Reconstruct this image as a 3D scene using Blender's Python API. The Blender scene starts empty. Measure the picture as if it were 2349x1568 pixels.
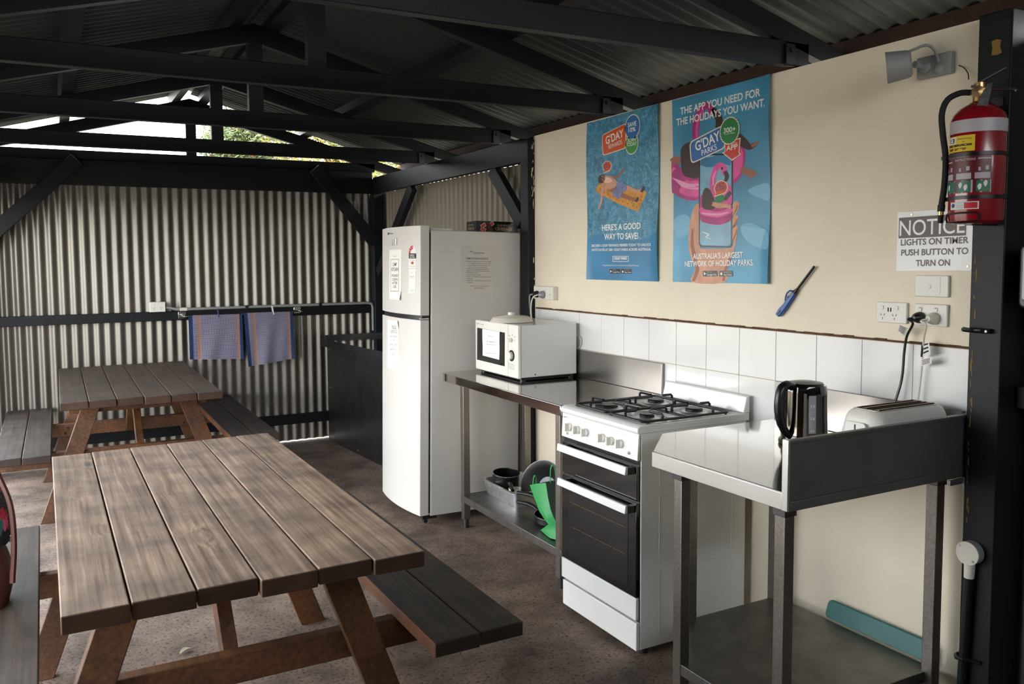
import bpy, bmesh, math, random
from mathutils import Vector, Matrix
import numpy as np

S = bpy.context.scene
COL = S.collection
PI = math.pi
rnd = random.Random(7)

# ------------------------------------------------------------------ camera
IW, IH, FPX, PPX, PPY = 2349, 1568, 1917.76, -60.92, -53.62
YAW, PITCH, ROLL = 0.47956, 0.07092, -0.00843
CAM = Vector((-2.57296, 0.0, 1.55317))
_f = Vector((math.sin(YAW)*math.cos(PITCH), math.cos(YAW)*math.cos(PITCH), -math.sin(PITCH)))
_r0 = Vector((math.cos(YAW), -math.sin(YAW), 0))
_u0 = _r0.cross(_f)
_r = _r0*math.cos(ROLL) + _u0*math.sin(ROLL)
_u = _u0*math.cos(ROLL) - _r0*math.sin(ROLL)
cd = bpy.data.cameras.new('camera')
cam = bpy.data.objects.new('camera', cd)
COL.objects.link(cam)
cam.matrix_world = Matrix(((_r.x, _u.x, -_f.x, CAM.x), (_r.y, _u.y, -_f.y, CAM.y), (_r.z, _u.z, -_f.z, CAM.z), (0, 0, 0, 1)))
cd.sensor_width = 36.0
cd.lens = FPX/IW*36.0
cd.shift_x = -PPX/IW
cd.shift_y = PPY/IW
cd.clip_start = 0.05
cd.clip_end = 400
S.camera = cam

# ------------------------------------------------------------------ world, sun, exposure
world = bpy.data.worlds.new('overcast_sky')
S.world = world
world.use_nodes = True
wn = world.node_tree
wn.nodes.clear()
w_out = wn.nodes.new('ShaderNodeOutputWorld')
w_bg = wn.nodes.new('ShaderNodeBackground')
w_tc = wn.nodes.new('ShaderNodeTexCoord')
w_sep = wn.nodes.new('ShaderNodeSeparateXYZ')
w_ramp = wn.nodes.new('ShaderNodeValToRGB')
w_ramp.color_ramp.elements[0].position = 0.0
w_ramp.color_ramp.elements[0].color = (1.0, 0.985, 0.95, 1)
w_ramp.color_ramp.elements[1].position = 0.6
w_ramp.color_ramp.elements[1].color = (0.80, 0.90, 1.0, 1)
wn.links.new(w_tc.outputs['Generated'], w_sep.inputs[0])
wn.links.new(w_sep.outputs['Z'], w_ramp.inputs[0])
wn.links.new(w_ramp.outputs[0], w_bg.inputs['Color'])
wn.links.new(w_bg.outputs[0], w_out.inputs['Surface'])
w_bg.inputs['Strength'].default_value = 9.0

sun_d = bpy.data.lights.new('sun', 'SUN')
sun_d.energy = 4.0
sun_d.angle = math.radians(2.0)
sun_d.color = (1.0, 0.92, 0.80)
sun = bpy.data.objects.new('sun', sun_d)
COL.objects.link(sun)
# high sun from behind the cream wall: it lights the trees and the yard, not the inside of the shelter
sun.rotation_euler = Vector((-0.62, 0.30, -1.0)).to_track_quat('-Z', 'Y').to_euler()

S.view_settings.view_transform = 'Standard'
S.view_settings.look = 'None'
S.view_settings.exposure = 0.0
S.view_settings.gamma = 1.0
S.view_settings.use_curve_mapping = False

# ------------------------------------------------------------------ measuring: a pixel of the photograph on a plane of the place
def at(px, py, ax, val):
    d = _f + _r*((px-IW/2-PPX)/FPX) - _u*((py-IH/2-PPY)/FPX)
    i = 'xyz'.index(ax)
    return CAM + d*((val-CAM[i])/d[i])

# ------------------------------------------------------------------ materials
def lin(h):
    h = h.lstrip('#')
    v = [int(h[i:i+2], 16)/255 for i in (0, 2, 4)]
    return tuple(x/12.92 if x <= 0.04045 else ((x+0.055)/1.055)**2.4 for x in v)

MATS = {}
def mat(name, col, rough=0.5, metal=0.0, coat=0.0, spec=0.5, noise=0.0, nscale=8.0, bump=0.0, bscale=60.0, stretch=(1, 1, 1), rnoise=0.0):
    if isinstance(col, str): col = lin(col)
    m = bpy.data.materials.new(name)
    m.use_nodes = True
    nt = m.node_tree
    b = nt.nodes['Principled BSDF']
    b.inputs['Base Color'].default_value = (*col, 1)
    b.inputs['Roughness'].default_value = rough
    b.inputs['Metallic'].default_value = metal
    b.inputs['Coat Weight'].default_value = coat
    b.inputs['Coat Roughness'].default_value = 0.08
    b.inputs['Specular IOR Level'].default_value = spec
    if noise or bump or rnoise:
        tc = nt.nodes.new('ShaderNodeTexCoord')
        mp = nt.nodes.new('ShaderNodeMapping')
        mp.inputs['Scale'].default_value = stretch
        nt.links.new(tc.outputs['Object'], mp.inputs[0])
    if noise or rnoise:
        n = nt.nodes.new('ShaderNodeTexNoise')
        n.inputs['Scale'].default_value = nscale
        n.inputs['Detail'].default_value = 6
        nt.links.new(mp.outputs[0], n.inputs['Vector'])
    if noise:
        mr = nt.nodes.new('ShaderNodeMapRange')
        mr.inputs[1].default_value = 0.3; mr.inputs[2].default_value = 0.7
        mr.inputs[3].default_value = 1-noise; mr.inputs[4].default_value = 1+noise*0.5
        nt.links.new(n.outputs['Fac'], mr.inputs[0])
        mx = nt.nodes.new('ShaderNodeMix'); mx.data_type = 'RGBA'; mx.blend_type = 'MULTIPLY'
        mx.inputs[0].default_value = 1.0
        mx.inputs[6].default_value = (*col, 1)
        nt.links.new(mr.outputs[0], mx.inputs[7])
        nt.links.new(mx.outputs[2], b.inputs['Base Color'])
    if rnoise:
        mr2 = nt.nodes.new('ShaderNodeMapRange')
        mr2.inputs[1].default_value = 0.3; mr2.inputs[2].default_value = 0.7
        mr2.inputs[3].default_value = max(0.02, rough-rnoise); mr2.inputs[4].default_value = rough+rnoise
        nt.links.new(n.outputs['Fac'], mr2.inputs[0])
        nt.links.new(mr2.outputs[0], b.inputs['Roughness'])
    if bump:
        n2 = nt.nodes.new('ShaderNodeTexNoise')
        n2.inputs['Scale'].default_value = bscale
        n2.inputs['Detail'].default_value = 4
        nt.links.new(mp.outputs[0], n2.inputs['Vector'])
        bp = nt.nodes.new('ShaderNodeBump')
        bp.inputs['Strength'].default_value = bump
        bp.inputs['Distance'].default_value = 0.002
        nt.links.new(n2.outputs['Fac'], bp.inputs['Height'])
        nt.links.new(bp.outputs[0], b.inputs['Normal'])
    MATS[name] = m
    return m

def wood(name, c_light, c_dark, c_knot, rough=0.6, knots=1.0, scale=1.0, side=None, end=None):
    """boards run along local Y; a face attribute 'board' shifts the grain from board to board"""
    m = bpy.data.materials.new(name); m.use_nodes = True
    nt = m.node_tree; N = nt.nodes; L = nt.links
    b = N['Principled BSDF']
    tc = N.new('ShaderNodeTexCoord')
    at_ = N.new('ShaderNodeAttribute'); at_.attribute_name = 'board'
    mul = N.new('ShaderNodeVectorMath'); mul.operation = 'SCALE'; mul.inputs['Scale'].default_value = 13.0
    L.new(at_.outputs['Vector'], mul.inputs[0])
    add = N.new('ShaderNodeVectorMath'); add.operation = 'ADD'
    L.new(tc.outputs['Object'], add.inputs[0]); L.new(mul.outputs[0], add.inputs[1])
    # knots: sparse voronoi cells, stretched along the grain
    mk = N.new('ShaderNodeMapping'); mk.inputs['Scale'].default_value = (6.5*scale, 2.3*scale, 0.0)
    L.new(add.outputs[0], mk.inputs[0])
    vo = N.new('ShaderNodeTexVoronoi'); vo.inputs['Scale'].default_value = 1.0; vo.inputs['Randomness'].default_value = 0.9
    L.new(mk.outputs[0], vo.inputs['Vector'])
    # warp the grain round the knots
    kr = N.new('ShaderNodeMapRange'); kr.interpolation_type = 'SMOOTHSTEP'
    kr.inputs[1].default_value = 0.0; kr.inputs[2].default_value = 0.33; kr.inputs[3].default_value = 1.0; kr.inputs[4].default_value = 0.0
    L.new(vo.outputs['Distance'], kr.inputs[0])
    gm = N.new('ShaderNodeMapping'); gm.inputs['Scale'].default_value = (62*scale, 1.7*scale, 62*scale)
    L.new(add.outputs[0], gm.inputs[0])
    w = N.new('ShaderNodeVectorMath'); w.operation = 'SCALE'; 
    L.new(vo.outputs['Color'], w.inputs[0])
    ws = N.new('ShaderNodeMath'); ws.operation = 'MULTIPLY'; ws.inputs[1].default_value = 2.2*knots
    L.new(kr.outputs[0], ws.inputs[0]); L.new(ws.outputs[0], w.inputs['Scale'])
    ad2 = N.new('ShaderNodeVectorMath'); ad2.operation = 'ADD'
    L.new(gm.outputs[0], ad2.inputs[0]); L.new(w.outputs[0], ad2.inputs[1])
    g = N.new('ShaderNodeTexNoise'); g.inputs['Scale'].default_value = 1.0; g.inputs['Detail'].default_value = 6; g.inputs['Roughness'].default_value = 0.65
    L.new(ad2.outputs[0], g.inputs['Vector'])
    ramp = N.new('ShaderNodeValToRGB')
    ramp.color_ramp.elements[0].position = 0.32; ramp.color_ramp.elements[0].color = (*lin(c_dark), 1)
    ramp.color_ramp.elements[1].position = 0.66; ramp.color_ramp.elements[1].color = (*lin(c_light), 1)
    L.new(g.outputs['Fac'], ramp.inputs[0])
    # board tint
    hs = N.new('ShaderNodeHueSaturation')
    vr = N.new('ShaderNodeMapRange'); vr.inputs[3].default_value = 0.80; vr.inputs[4].default_value = 1.12
    L.new(at_.outputs['Fac'], vr.inputs[0]); L.new(vr.outputs[0], hs.inputs['Value'])
    L.new(ramp.outputs[0], hs.inputs['Color'])
    # knot hearts
    kk = N.new('ShaderNodeMapRange'); kk.interpolation_type = 'SMOOTHSTEP'
    kk.inputs[1].default_value = 0.07; kk.inputs[2].default_value = 0.13; kk.inputs[3].default_value = 0.85*knots; kk.inputs[4].default_value = 0.0
    L.new(vo.outputs['Distance'], kk.inputs[0])
    sepc = N.new('ShaderNodeSeparateColor'); L.new(vo.outputs['Color'], sepc.inputs[0])
    th = N.new('ShaderNodeMath'); th.operation = 'GREATER_THAN'; th.inputs[1].default_value = 0.45
    L.new(sepc.outputs[0], th.inputs[0])
    km = N.new('ShaderNodeMath'); km.operation = 'MULTIPLY'
    L.new(kk.outputs[0], km.inputs[0]); L.new(th.outputs[0], km.inputs[1])
    mx = N.new('ShaderNodeMix'); mx.data_type = 'RGBA'
    L.new(km.outputs[0], mx.inputs[0]); L.new(hs.outputs[0], mx.inputs[6]); mx.inputs[7].default_value = (*lin(c_knot), 1)
    # scuffs and stains
    st = N.new('ShaderNodeTexNoise'); st.inputs['Scale'].default_value = 7.0; st.inputs['Detail'].default_value = 7
    L.new(add.outputs[0], st.inputs['Vector'])
    sr = N.new('ShaderNodeMapRange'); sr.inputs[1].default_value = 0.35; sr.inputs[2].default_value = 0.62; sr.inputs[3].default_value = 0.60; sr.inputs[4].default_value = 1.08
    L.new(st.outputs['Fac'], sr.inputs[0])
    m3 = N.new('ShaderNodeMix'); m3.data_type = 'RGBA'; m3.blend_type = 'MULTIPLY'; m3.inputs[0].default_value = 1.0
    L.new(mx.outputs[2], m3.inputs[6]); L.new(sr.outputs[0], m3.inputs[7])
    # short dark scratches along the grain
    scm = N.new('ShaderNodeMapping'); scm.inputs['Scale'].default_value = (95, 11, 95); scm.inputs['Rotation'].default_value = (0, 0, 0.12)
    L.new(add.outputs[0], scm.inputs[0])
    sc = N.new('ShaderNodeTexVoronoi'); sc.inputs['Scale'].default_value = 1.0
    L.new(scm.outputs[0], sc.inputs['Vector'])
    scr = N.new('ShaderNodeMapRange'); scr.inputs[1].default_value = 0.05; scr.inputs[2].default_value = 0.16; scr.inputs[3].default_value = 0.42; scr.inputs[4].default_value = 1.0
    L.new(sc.outputs['Distance'], scr.inputs[0])
    scc = N.new('ShaderNodeSeparateColor'); L.new(sc.outputs['Color'], scc.inputs[0])
    gt = N.new('ShaderNodeMath'); gt.operation = 'LESS_THAN'; gt.inputs[1].default_value = 0.86
    L.new(scc.outputs[1], gt.inputs[0])
    mxs = N.new('ShaderNodeMath'); mxs.operation = 'MAXIMUM'; L.new(scr.outputs[0], mxs.inputs[0]); L.new(gt.outputs[0], mxs.inputs[1])
    m4 = N.new('ShaderNodeMix'); m4.data_type = 'RGBA'; m4.blend_type = 'MULTIPLY'; m4.inputs[0].default_value = 1.0
    L.new(m3.outputs[2], m4.inputs[6]); L.new(mxs.outputs[0], m4.inputs[7])
    out = m4.outputs[2]
    if side:
        # only the upper faces are weathered: edges keep the brown stain, end grain is darker
        sn = N.new('ShaderNodeSeparateXYZ'); L.new(tc.outputs['Normal'], sn.inputs[0])
        for ch_, c_, lo, hi in (('X', side, 0.55, 0.8), ('Y', end, 0.55, 0.8)):
            ab = N.new('ShaderNodeMath'); ab.operation = 'ABSOLUTE'; L.new(sn.outputs[ch_], ab.inputs[0])
            rr = N.new('ShaderNodeMapRange'); rr.inputs[1].default_value = lo; rr.inputs[2].default_value = hi; L.new(ab.outputs[0], rr.inputs[0])
            wv = N.new('ShaderNodeMix'); wv.data_type = 'RGBA'; wv.blend_type = 'MULTIPLY'; wv.inputs[0].default_value = 1.0
            wv.inputs[6].default_value = (*lin(c_), 1); L.new(sr.outputs[0], wv.inputs[7])
            k2 = N.new('ShaderNodeMix'); k2.data_type = 'RGBA'; L.new(rr.outputs[0], k2.inputs[0]); L.new(out, k2.inputs[6]); L.new(wv.outputs[2], k2.inputs[7]); out = k2.outputs[2]
    L.new(out, b.inputs['Base Color'])
    b.inputs['Roughness'].default_value = rough
    bp = N.new('ShaderNodeBump'); bp.inputs['Strength'].default_value = 0.25; bp.inputs['Distance'].default_value = 0.0015
    L.new(g.outputs['Fac'], bp.inputs['Height']); L.new(bp.outputs[0], b.inputs['Normal'])
    MATS[name] = m
    return m

M = MATS
mat('dark_paint', '#0f1216', 0.5, spec=0.3, bump=0.25, bscale=90, noise=0.2, nscale=5)
mat('cream_wall', '#eadfc8', 0.6, noise=0.07, nscale=2.5, bump=0.08, bscale=120)
mat('wall_sheet', (0.21, 0.195, 0.172), 0.42, metal=0.85, noise=0.08, nscale=3)
mat('sheet_beige', '#8b8272', 0.5, noise=0.06, nscale=3)
mat('roof_sheet', (0.034, 0.037, 0.037), 0.6, metal=0.5, noise=0.08, nscale=3)
mat('red_timber', '#2c1712', 0.8, noise=0.3, nscale=12)
mat('tile_white', '#e8e8e6', 0.12, coat=0.6, bump=0.10, bscale=14)
mat('grout', '#b9aa94', 0.85)
mat('paint_chip', '#8d7a58', 0.8)
mat('edge_brown', '#5e3f26', 0.9, noise=0.5, nscale=60)
mat('white_enamel', '#e6e6e3', 0.22, coat=0.3)
mat('fridge_white', '#cfcbc6', 0.38, bump=0.12, bscale=400)
mat('white_plastic', '#dfdcd4', 0.35)
mat('warm_plastic', '#d9d3c6', 0.4)
mat('black_plastic', '#0f1011', 0.32)
mat('black_gloss', '#08090a', 0.06, coat=0.6)
mat('black_rubber', '#101112', 0.7)
mat('black_iron', '#0c0d0f', 0.38)
mat('steel_top', (0.55, 0.52, 0.49), 0.10, metal=1.0, bump=0.10, bscale=5)
mat('steel', (0.36, 0.34, 0.32), 0.28, metal=1.0, noise=0.08, nscale=6)
mat('steel_dull', (0.26, 0.235, 0.215), 0.40, metal=1.0, noise=0.22, nscale=110)
mat('steel_splash', (0.24, 0.238, 0.235), 0.5, metal=0.9, noise=0.1, nscale=9)
mat('steel_shelf', (0.20, 0.19, 0.185), 0.42, metal=1.0, noise=0.25, nscale=12)
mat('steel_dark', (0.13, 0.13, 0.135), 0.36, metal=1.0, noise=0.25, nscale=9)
mat('chrome', (0.75, 0.74, 0.72), 0.12, metal=1.0)
mat('aluminium', (0.82, 0.82, 0.82), 0.42, metal=1.0, noise=0.2, nscale=30)
mat('zinc', (0.42, 0.42, 0.42), 0.45, metal=1.0, noise=0.4, nscale=50)
mat('paper', '#e9e7e2', 0.7)
mat('paper_grey', '#cdc8c2', 0.25, coat=0.4)
mat('ink', '#121212', 0.7)
mat('ochre', '#8a6a34', 0.8)
mat('dark_chrome', (0.17, 0.15, 0.13), 0.08, metal=1.0)
mat('ink_grey', '#77767a', 0.7)
mat('red_print', '#c3202c', 0.5)
mat('red_paint', '#8a101b', 0.22, coat=0.5)
mat('maroon_print', '#5e1420', 0.35)
mat('green_print', '#0f6a52', 0.4)
mat('band_white', '#b3acb2', 0.4)
mat('yellow_print', '#e0c21a', 0.5)
mat('teal_plastic', '#0b5f5a', 0.4)
mat('green_bag', '#27934a', 0.5, bump=0.4, bscale=25)
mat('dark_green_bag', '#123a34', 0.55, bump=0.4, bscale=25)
mat('blue_plastic', '#1d4f97', 0.3)
mat('purple_plastic', '#3b2a6b', 0.4)
mat('cream_plastic', '#d8d0b8', 0.45)
mat('conduit_grey', '#8f918f', 0.5)
mat('brass', (0.55, 0.36, 0.16), 0.3, metal=1.0)
mat('leather', '#4a1f1a', 0.5, bump=0.3, bscale=30, noise=0.3)
mat('clear_plastic', '#8e9096', 0.15, coat=0.5)
wood('table_top_wood', '#a58b74', '#624b3b', '#231a1c', 0.55, knots=1.1, side='#7a5a40', end='#4a3120')
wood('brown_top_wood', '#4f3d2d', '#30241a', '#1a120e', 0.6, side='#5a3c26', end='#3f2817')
wood('seat_wood', '#4e4238', '#2d241e', '#151110', 0.6, side='#6b4022', end='#32221a')
wood('leg_wood', '#6e4526', '#452a17', '#22140c', 0.55, knots=0.8)

def floor_mat():
    m = bpy.data.materials.new('concrete'); m.use_nodes = True
    nt = m.node_tree; N = nt.nodes; L = nt.links; b = N['Principled BSDF']
    tc = N.new('ShaderNodeTexCoord')
    a = N.new('ShaderNodeTexNoise'); a.inputs['Scale'].default_value = 3.4; a.inputs['Detail'].default_value = 11; a.inputs['Roughness'].default_value = 0.65
    L.new(tc.outputs['Object'], a.inputs['Vector'])
    r = N.new('ShaderNodeValToRGB')
    r.color_ramp.elements[0].position = 0.30; r.color_ramp.elements[0].color = (*lin('#41332a'), 1)
    r.color_ramp.elements[1].position = 0.66; r.color_ramp.elements[1].color = (*lin('#937d6e'), 1)
    L.new(a.outputs['Fac'], r.inputs[0])
    v = N.new('ShaderNodeTexNoise'); v.inputs['Scale'].default_value = 75; v.inputs['Detail'].default_value = 3
    L.new(tc.outputs['Object'], v.inputs['Vector'])
    vr = N.new('ShaderNodeMapRange'); vr.inputs[1].default_value = 0.33; vr.inputs[2].default_value = 0.46; vr.inputs[3].default_value = 0.22; vr.inputs[4].default_value = 1.0
    L.new(v.outputs['Fac'], vr.inputs[0])
    mx = N.new('ShaderNodeMix'); mx.data_type = 'RGBA'; mx.blend_type = 'MULTIPLY'; mx.inputs[0].default_value = 1
    L.new(r.outputs[0], mx.inputs[6]); L.new(vr.outputs[0], mx.inputs[7])
    L.new(mx.outputs[2], b.inputs['Base Color'])
    b.inputs['Roughness'].default_value = 0.72
    bp = N.new('ShaderNodeBump'); bp.inputs['Strength'].default_value = 0.5; bp.inputs['Distance'].default_value = 0.003
    L.new(v.outputs['Fac'], bp.inputs['Height']); L.new(bp.outputs[0], b.inputs['Normal'])
    M['concrete'] = m
floor_mat()
mat('yard_ground', '#7f7566', 0.9, noise=0.25, nscale=1.5)

def water_mat():
    m = bpy.data.materials.new('printed_water'); m.use_nodes = True
    nt = m.node_tree; N = nt.nodes; L = nt.links; b = N['Principled BSDF']
    tc = N.new('ShaderNodeTexCoord')
    n = N.new('ShaderNodeTexNoise'); n.inputs['Scale'].default_value = 13; n.inputs['Detail'].default_value = 5; n.inputs['Distortion'].default_value = 2.2
    L.new(tc.outputs['Object'], n.inputs['Vector'])
    v = N.new('ShaderNodeTexVoronoi'); v.feature = 'DISTANCE_TO_EDGE'; v.inputs['Scale'].default_value = 24
    ad = N.new('ShaderNodeVectorMath'); ad.operation = 'MULTIPLY_ADD'
    ad.inputs[1].default_value = (0.12, 0.12, 0.12)
    L.new(n.outputs['Color'], ad.inputs[0]); L.new(tc.outputs['Object'], ad.inputs[2])
    L.new(ad.outputs[0], v.inputs['Vector'])
    r = N.new('ShaderNodeValToRGB')
    e = r.color_ramp.elements
    e[0].position = 0.25; e[0].color = (*lin('#1c5f86'), 1)
    e[1].position = 0.75; e[1].color = (*lin('#4fa0bf'), 1)
    L.new(n.outputs['Fac'], r.inputs[0])
    vr = N.new('ShaderNodeMapRange'); vr.inputs[1].default_value = 0.0; vr.inputs[2].default_value = 0.05; vr.inputs[3].default_value = 0.55; vr.inputs[4].default_value = 0.0
    L.new(v.outputs['Distance'], vr.inputs[0])
    mx = N.new('ShaderNodeMix'); mx.data_type = 'RGBA'
    L.new(vr.outputs[0], mx.inputs[0]); L.new(r.outputs[0], mx.inputs[6]); mx.inputs[7].default_value = (*lin('#a8d3e0'), 1)
    L.new(mx.outputs[2], b.inputs['Base Color'])
    b.inputs['Roughness'].default_value = 0.35
    M['printed_water'] = m
water_mat()
mat('poster_blue', '#4b9bc0', 0.35, noise=0.35, nscale=3.0)
mat('poster_sea', '#2f7fae', 0.35, noise=0.3, nscale=4.0)
mat('poster_pale', '#9cc9dc', 0.35)
mat('print_white', '#f0efe8', 0.4)
mat('print_cream', '#e8dcc4', 0.4)
mat('print_orange', '#d9571f', 0.4)
mat('print_blue', '#2c6fb0', 0.4)
mat('print_green', '#3e9a4a', 0.4)
mat('print_dkgreen', '#22803f', 0.4)
mat('print_red', '#d43f35', 0.4)
mat('print_pink', '#e8559e', 0.4, noise=0.25, nscale=12)
mat('print_magenta', '#b92a80', 0.4, noise=0.3, nscale=9)
mat('print_skin', '#d59a7c', 0.4, noise=0.2, nscale=20)
mat('print_skin_dark', '#9a5f47', 0.4)
mat('print_hair', '#3a2420', 0.4)
mat('pale_gold', '#c7b588', 0.4)
mat('print_gold', '#d9952a', 0.4, noise=0.3, nscale=40)
mat('print_shorts', '#7b86b4', 0.4, noise=0.5, nscale=60)
mat('print_navy', '#24407a', 0.4)
mat('print_black', '#101114', 0.3)
mat('print_screen', '#7fb6cf', 0.3, noise=0.3, nscale=6)
mat('sign_brown', '#4a382e', 0.4)
mat('sign_white', '#e0e1df', 0.25)

# ------------------------------------------------------------------ geometry helpers
class G:
    """collects shapes into one mesh"""
    def __init__(s):
        s.v = []; s.f = []; s.b = []
    def _add(s, vs, fs, tag=0.0):
        o = len(s.v); s.v += [Vector(p) for p in vs]
        s.f += [tuple(i+o for i in q) for q in fs]; s.b += [tag]*len(fs)
        return s
    def box(s, x0, x1, y0, y1, z0, z1, tag=0.0):
        vs = [(x, y, z) for x in (x0, x1) for y in (y0, y1) for z in (z0, z1)]
        return s._add(vs, [(0, 1, 3, 2), (4, 6, 7, 5), (0, 4, 5, 1), (2, 3, 7, 6), (0, 2, 6, 4), (1, 5, 7, 3)], tag)
    def beam(s, p0, p1, w, h, up=(0, 0, 1), tag=0.0):
        p0, p1 = Vector(p0), Vector(p1); d = (p1-p0).normalized()
        side = d.cross(Vector(up)).normalized(); u2 = side.cross(d)
        vs = []
        for p in (p0, p1):
            for a, b in ((-1, -1), (1, -1), (1, 1), (-1, 1)):
                vs.append(p+side*(a*w/2)+u2*(b*h/2))
        return s._add(vs, [(3, 2, 1, 0), (4, 5, 6, 7), (0, 1, 5, 4), (1, 2, 6, 5), (2, 3, 7, 6), (3, 0, 4, 7)], tag)
    def prism(s, pts, d, tag=0.0):
        """polygon (3-D points) swept along vector d"""
        n = len(pts); d = Vector(d); P = [Vector(p) for p in pts]
        vs = P + [p+d for p in P]
        fs = [tuple(range(n-1, -1, -1)), tuple(range(n, 2*n))] + [(i, (i+1) % n, n+(i+1) % n, n+i) for i in range(n)]
        return s._add(vs, fs, tag)
    def poly(s, pts, tag=0.0):
        return s._add(pts, [tuple(range(len(pts)))], tag)
    def ring(s, pts_list, close=True, caps=True):
        n = len(pts_list[0]); vs = [p for ps in pts_list for p in ps]; fs = []
        for k in range(len(pts_list)-1):
            for i in range(n if close else n-1):
                j = (i+1) % n
                fs.append((k*n+i, k*n+j, (k+1)*n+j, (k+1)*n+i))
        if caps and close:
            fs.append(tuple(range(n-1, -1, -1))); m = (len(pts_list)-1)*n
            fs.append(tuple(range(m, m+n)))
        return s._add(vs, fs)
    def cyl(s, p0, p1, r0, r1=None, n=20, caps=True):
        p0, p1 = Vector(p0), Vector(p1); r1 = r0 if r1 is None else r1
        d = (p1-p0).normalized(); a = d.orthogonal().normalized(); b = d.cross(a)
        R = [[p+(a*math.cos(2*PI*i/n)+b*math.sin(2*PI*i/n))*r for i in range(n)] for p, r in ((p0, r0), (p1, r1))]
        return s.ring(R, caps=caps)
    def tube(s, pts, r, n=8, smooth=0, caps=True):
        P = [Vector(p) for p in pts]
        if smooth: P = spline(P, smooth)
        R = []; prev = None
        for i, p in enumerate(P):
            t = (P[min(i+1, len(P)-1)]-P[max(i-1, 0)]).normalized()
            if prev is None: a = t.orthogonal().normalized()
            else:
                a = (prev - t*prev.dot(t)); a = a.normalized() if a.length > 1e-6 else t.orthogonal().normalized()
            prev = a; b = t.cross(a)
            rr = r[i*len(r)//len(P)] if isinstance(r, (list, tuple)) else r
            R.append([p+(a*math.cos(2*PI*k/n)+b*math.sin(2*PI*k/n))*rr for k in range(n)])
        return s.ring(R, caps=caps)
    def lathe(s, prof, c=(0, 0, 0), ax=(0, 0, 1), n=32, closed=False, a0=0, a1=2*PI):
        c = Vector(c); ax = Vector(ax).normalized()
        a = Vector((1, 0, 0)) if abs(ax.x) < 0.9 else Vector((0, 1, 0))
        a = (a-ax*a.dot(ax)).normalized(); b = ax.cross(a)
        full = abs(a1-a0-2*PI) < 1e-6
        m = n if full else n+1
        R = []
        for r, z in prof:
            R.append([c+ax*z+(a*math.cos(a0+(a1-a0)*i/n)+b*math.sin(a0+(a1-a0)*i/n))*r for i in range(m)])
        return s.ring(R, close=full, caps=full and not closed)
    def sphere(s, c, r, n=16, sx=1, sy=1, sz=1):
        R = []
        for k in range(1, n//2):
            t = PI*k/(n//2)
            R.append([Vector(c)+Vector((math.sin(t)*math.cos(2*PI*i/n)*r*sx, math.sin(t)*math.sin(2*PI*i/n)*r*sy, math.cos(t)*r*sz)) for i in range(n)])
        return s.ring(R)
    def grid(s, fn, nu, nv, tag=0.0):
        vs = [fn(i/nu, j/nv) for j in range(nv+1) for i in range(nu+1)]
        fs = [(j*(nu+1)+i, j*(nu+1)+i+1, (j+1)*(nu+1)+i+1, (j+1)*(nu+1)+i) for j in range(nv) for i in range(nu)]
        return s._add(vs, fs, tag)
    def sheet(s, fn, nu, nv, th):
        """curved sheet of real thickness: fn(u, v) -> point, th = offset vector"""
        th = Vector(th)
        a = [Vector(fn(i/nu, j/nv)) for j in range(nv+1) for i in range(nu+1)]
        n = len(a); W_ = nu+1
        vs = a + [p+th for p in a]
        fs = []
        for j in range(nv):
            for i in range(nu):
                q = (j*W_+i, j*W_+i+1, (j+1)*W_+i+1, (j+1)*W_+i)
                fs.append(q); fs.append(tuple(n+k for k in reversed(q)))
        edge = [i for i in range(W_)] + [(j)*W_+nu for j in range(1, nv+1)] + [nv*W_+i for i in range(nu-1, -1, -1)] + [j*W_ for j in range(nv-1, 0, -1)]
        for k in range(len(edge)):
            p, q = edge[k], edge[(k+1) % len(edge)]
            fs.append((q, p, n+p, n+q))
        return s._add(vs, fs)
    def raw(s, vs, fs):
        return s._add(vs, fs)

def spline(P, k):
    out = []
    P = [P[0]*2-P[1]] + list(P) + [P[-1]*2-P[-2]]
    for i in range(1, len(P)-2):
        for j in range(k):
            t = j/k; a, b, c, d = P[i-1:i+3]
            out.append(0.5*((2*b)+(c-a)*t+(2*a-5*b+4*c-d)*t*t+(3*b-a-3*c+d)*t**3))
    out.append(P[-2])
    return out

BASE = {}     # object name -> base point its meshes are measured from
def tag(o, label=None, cat=None, group=None, kind=None):
    if label: o['label'] = label
    if cat: o['category'] = cat
    if group: o['group'] = group
    if kind: o['kind'] = kind
    return o

def thing(name, label, cat, loc=(0, 0, 0), rot=(0, 0, 0), group=None):
    o = bpy.data.objects.new(name, None)
    o.empty_display_size = 0.05
    COL.objects.link(o)
    o.location = loc; o.rotation_euler = rot
    BASE[o.name] = Vector(loc)
    return tag(o, label, cat, group)

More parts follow.
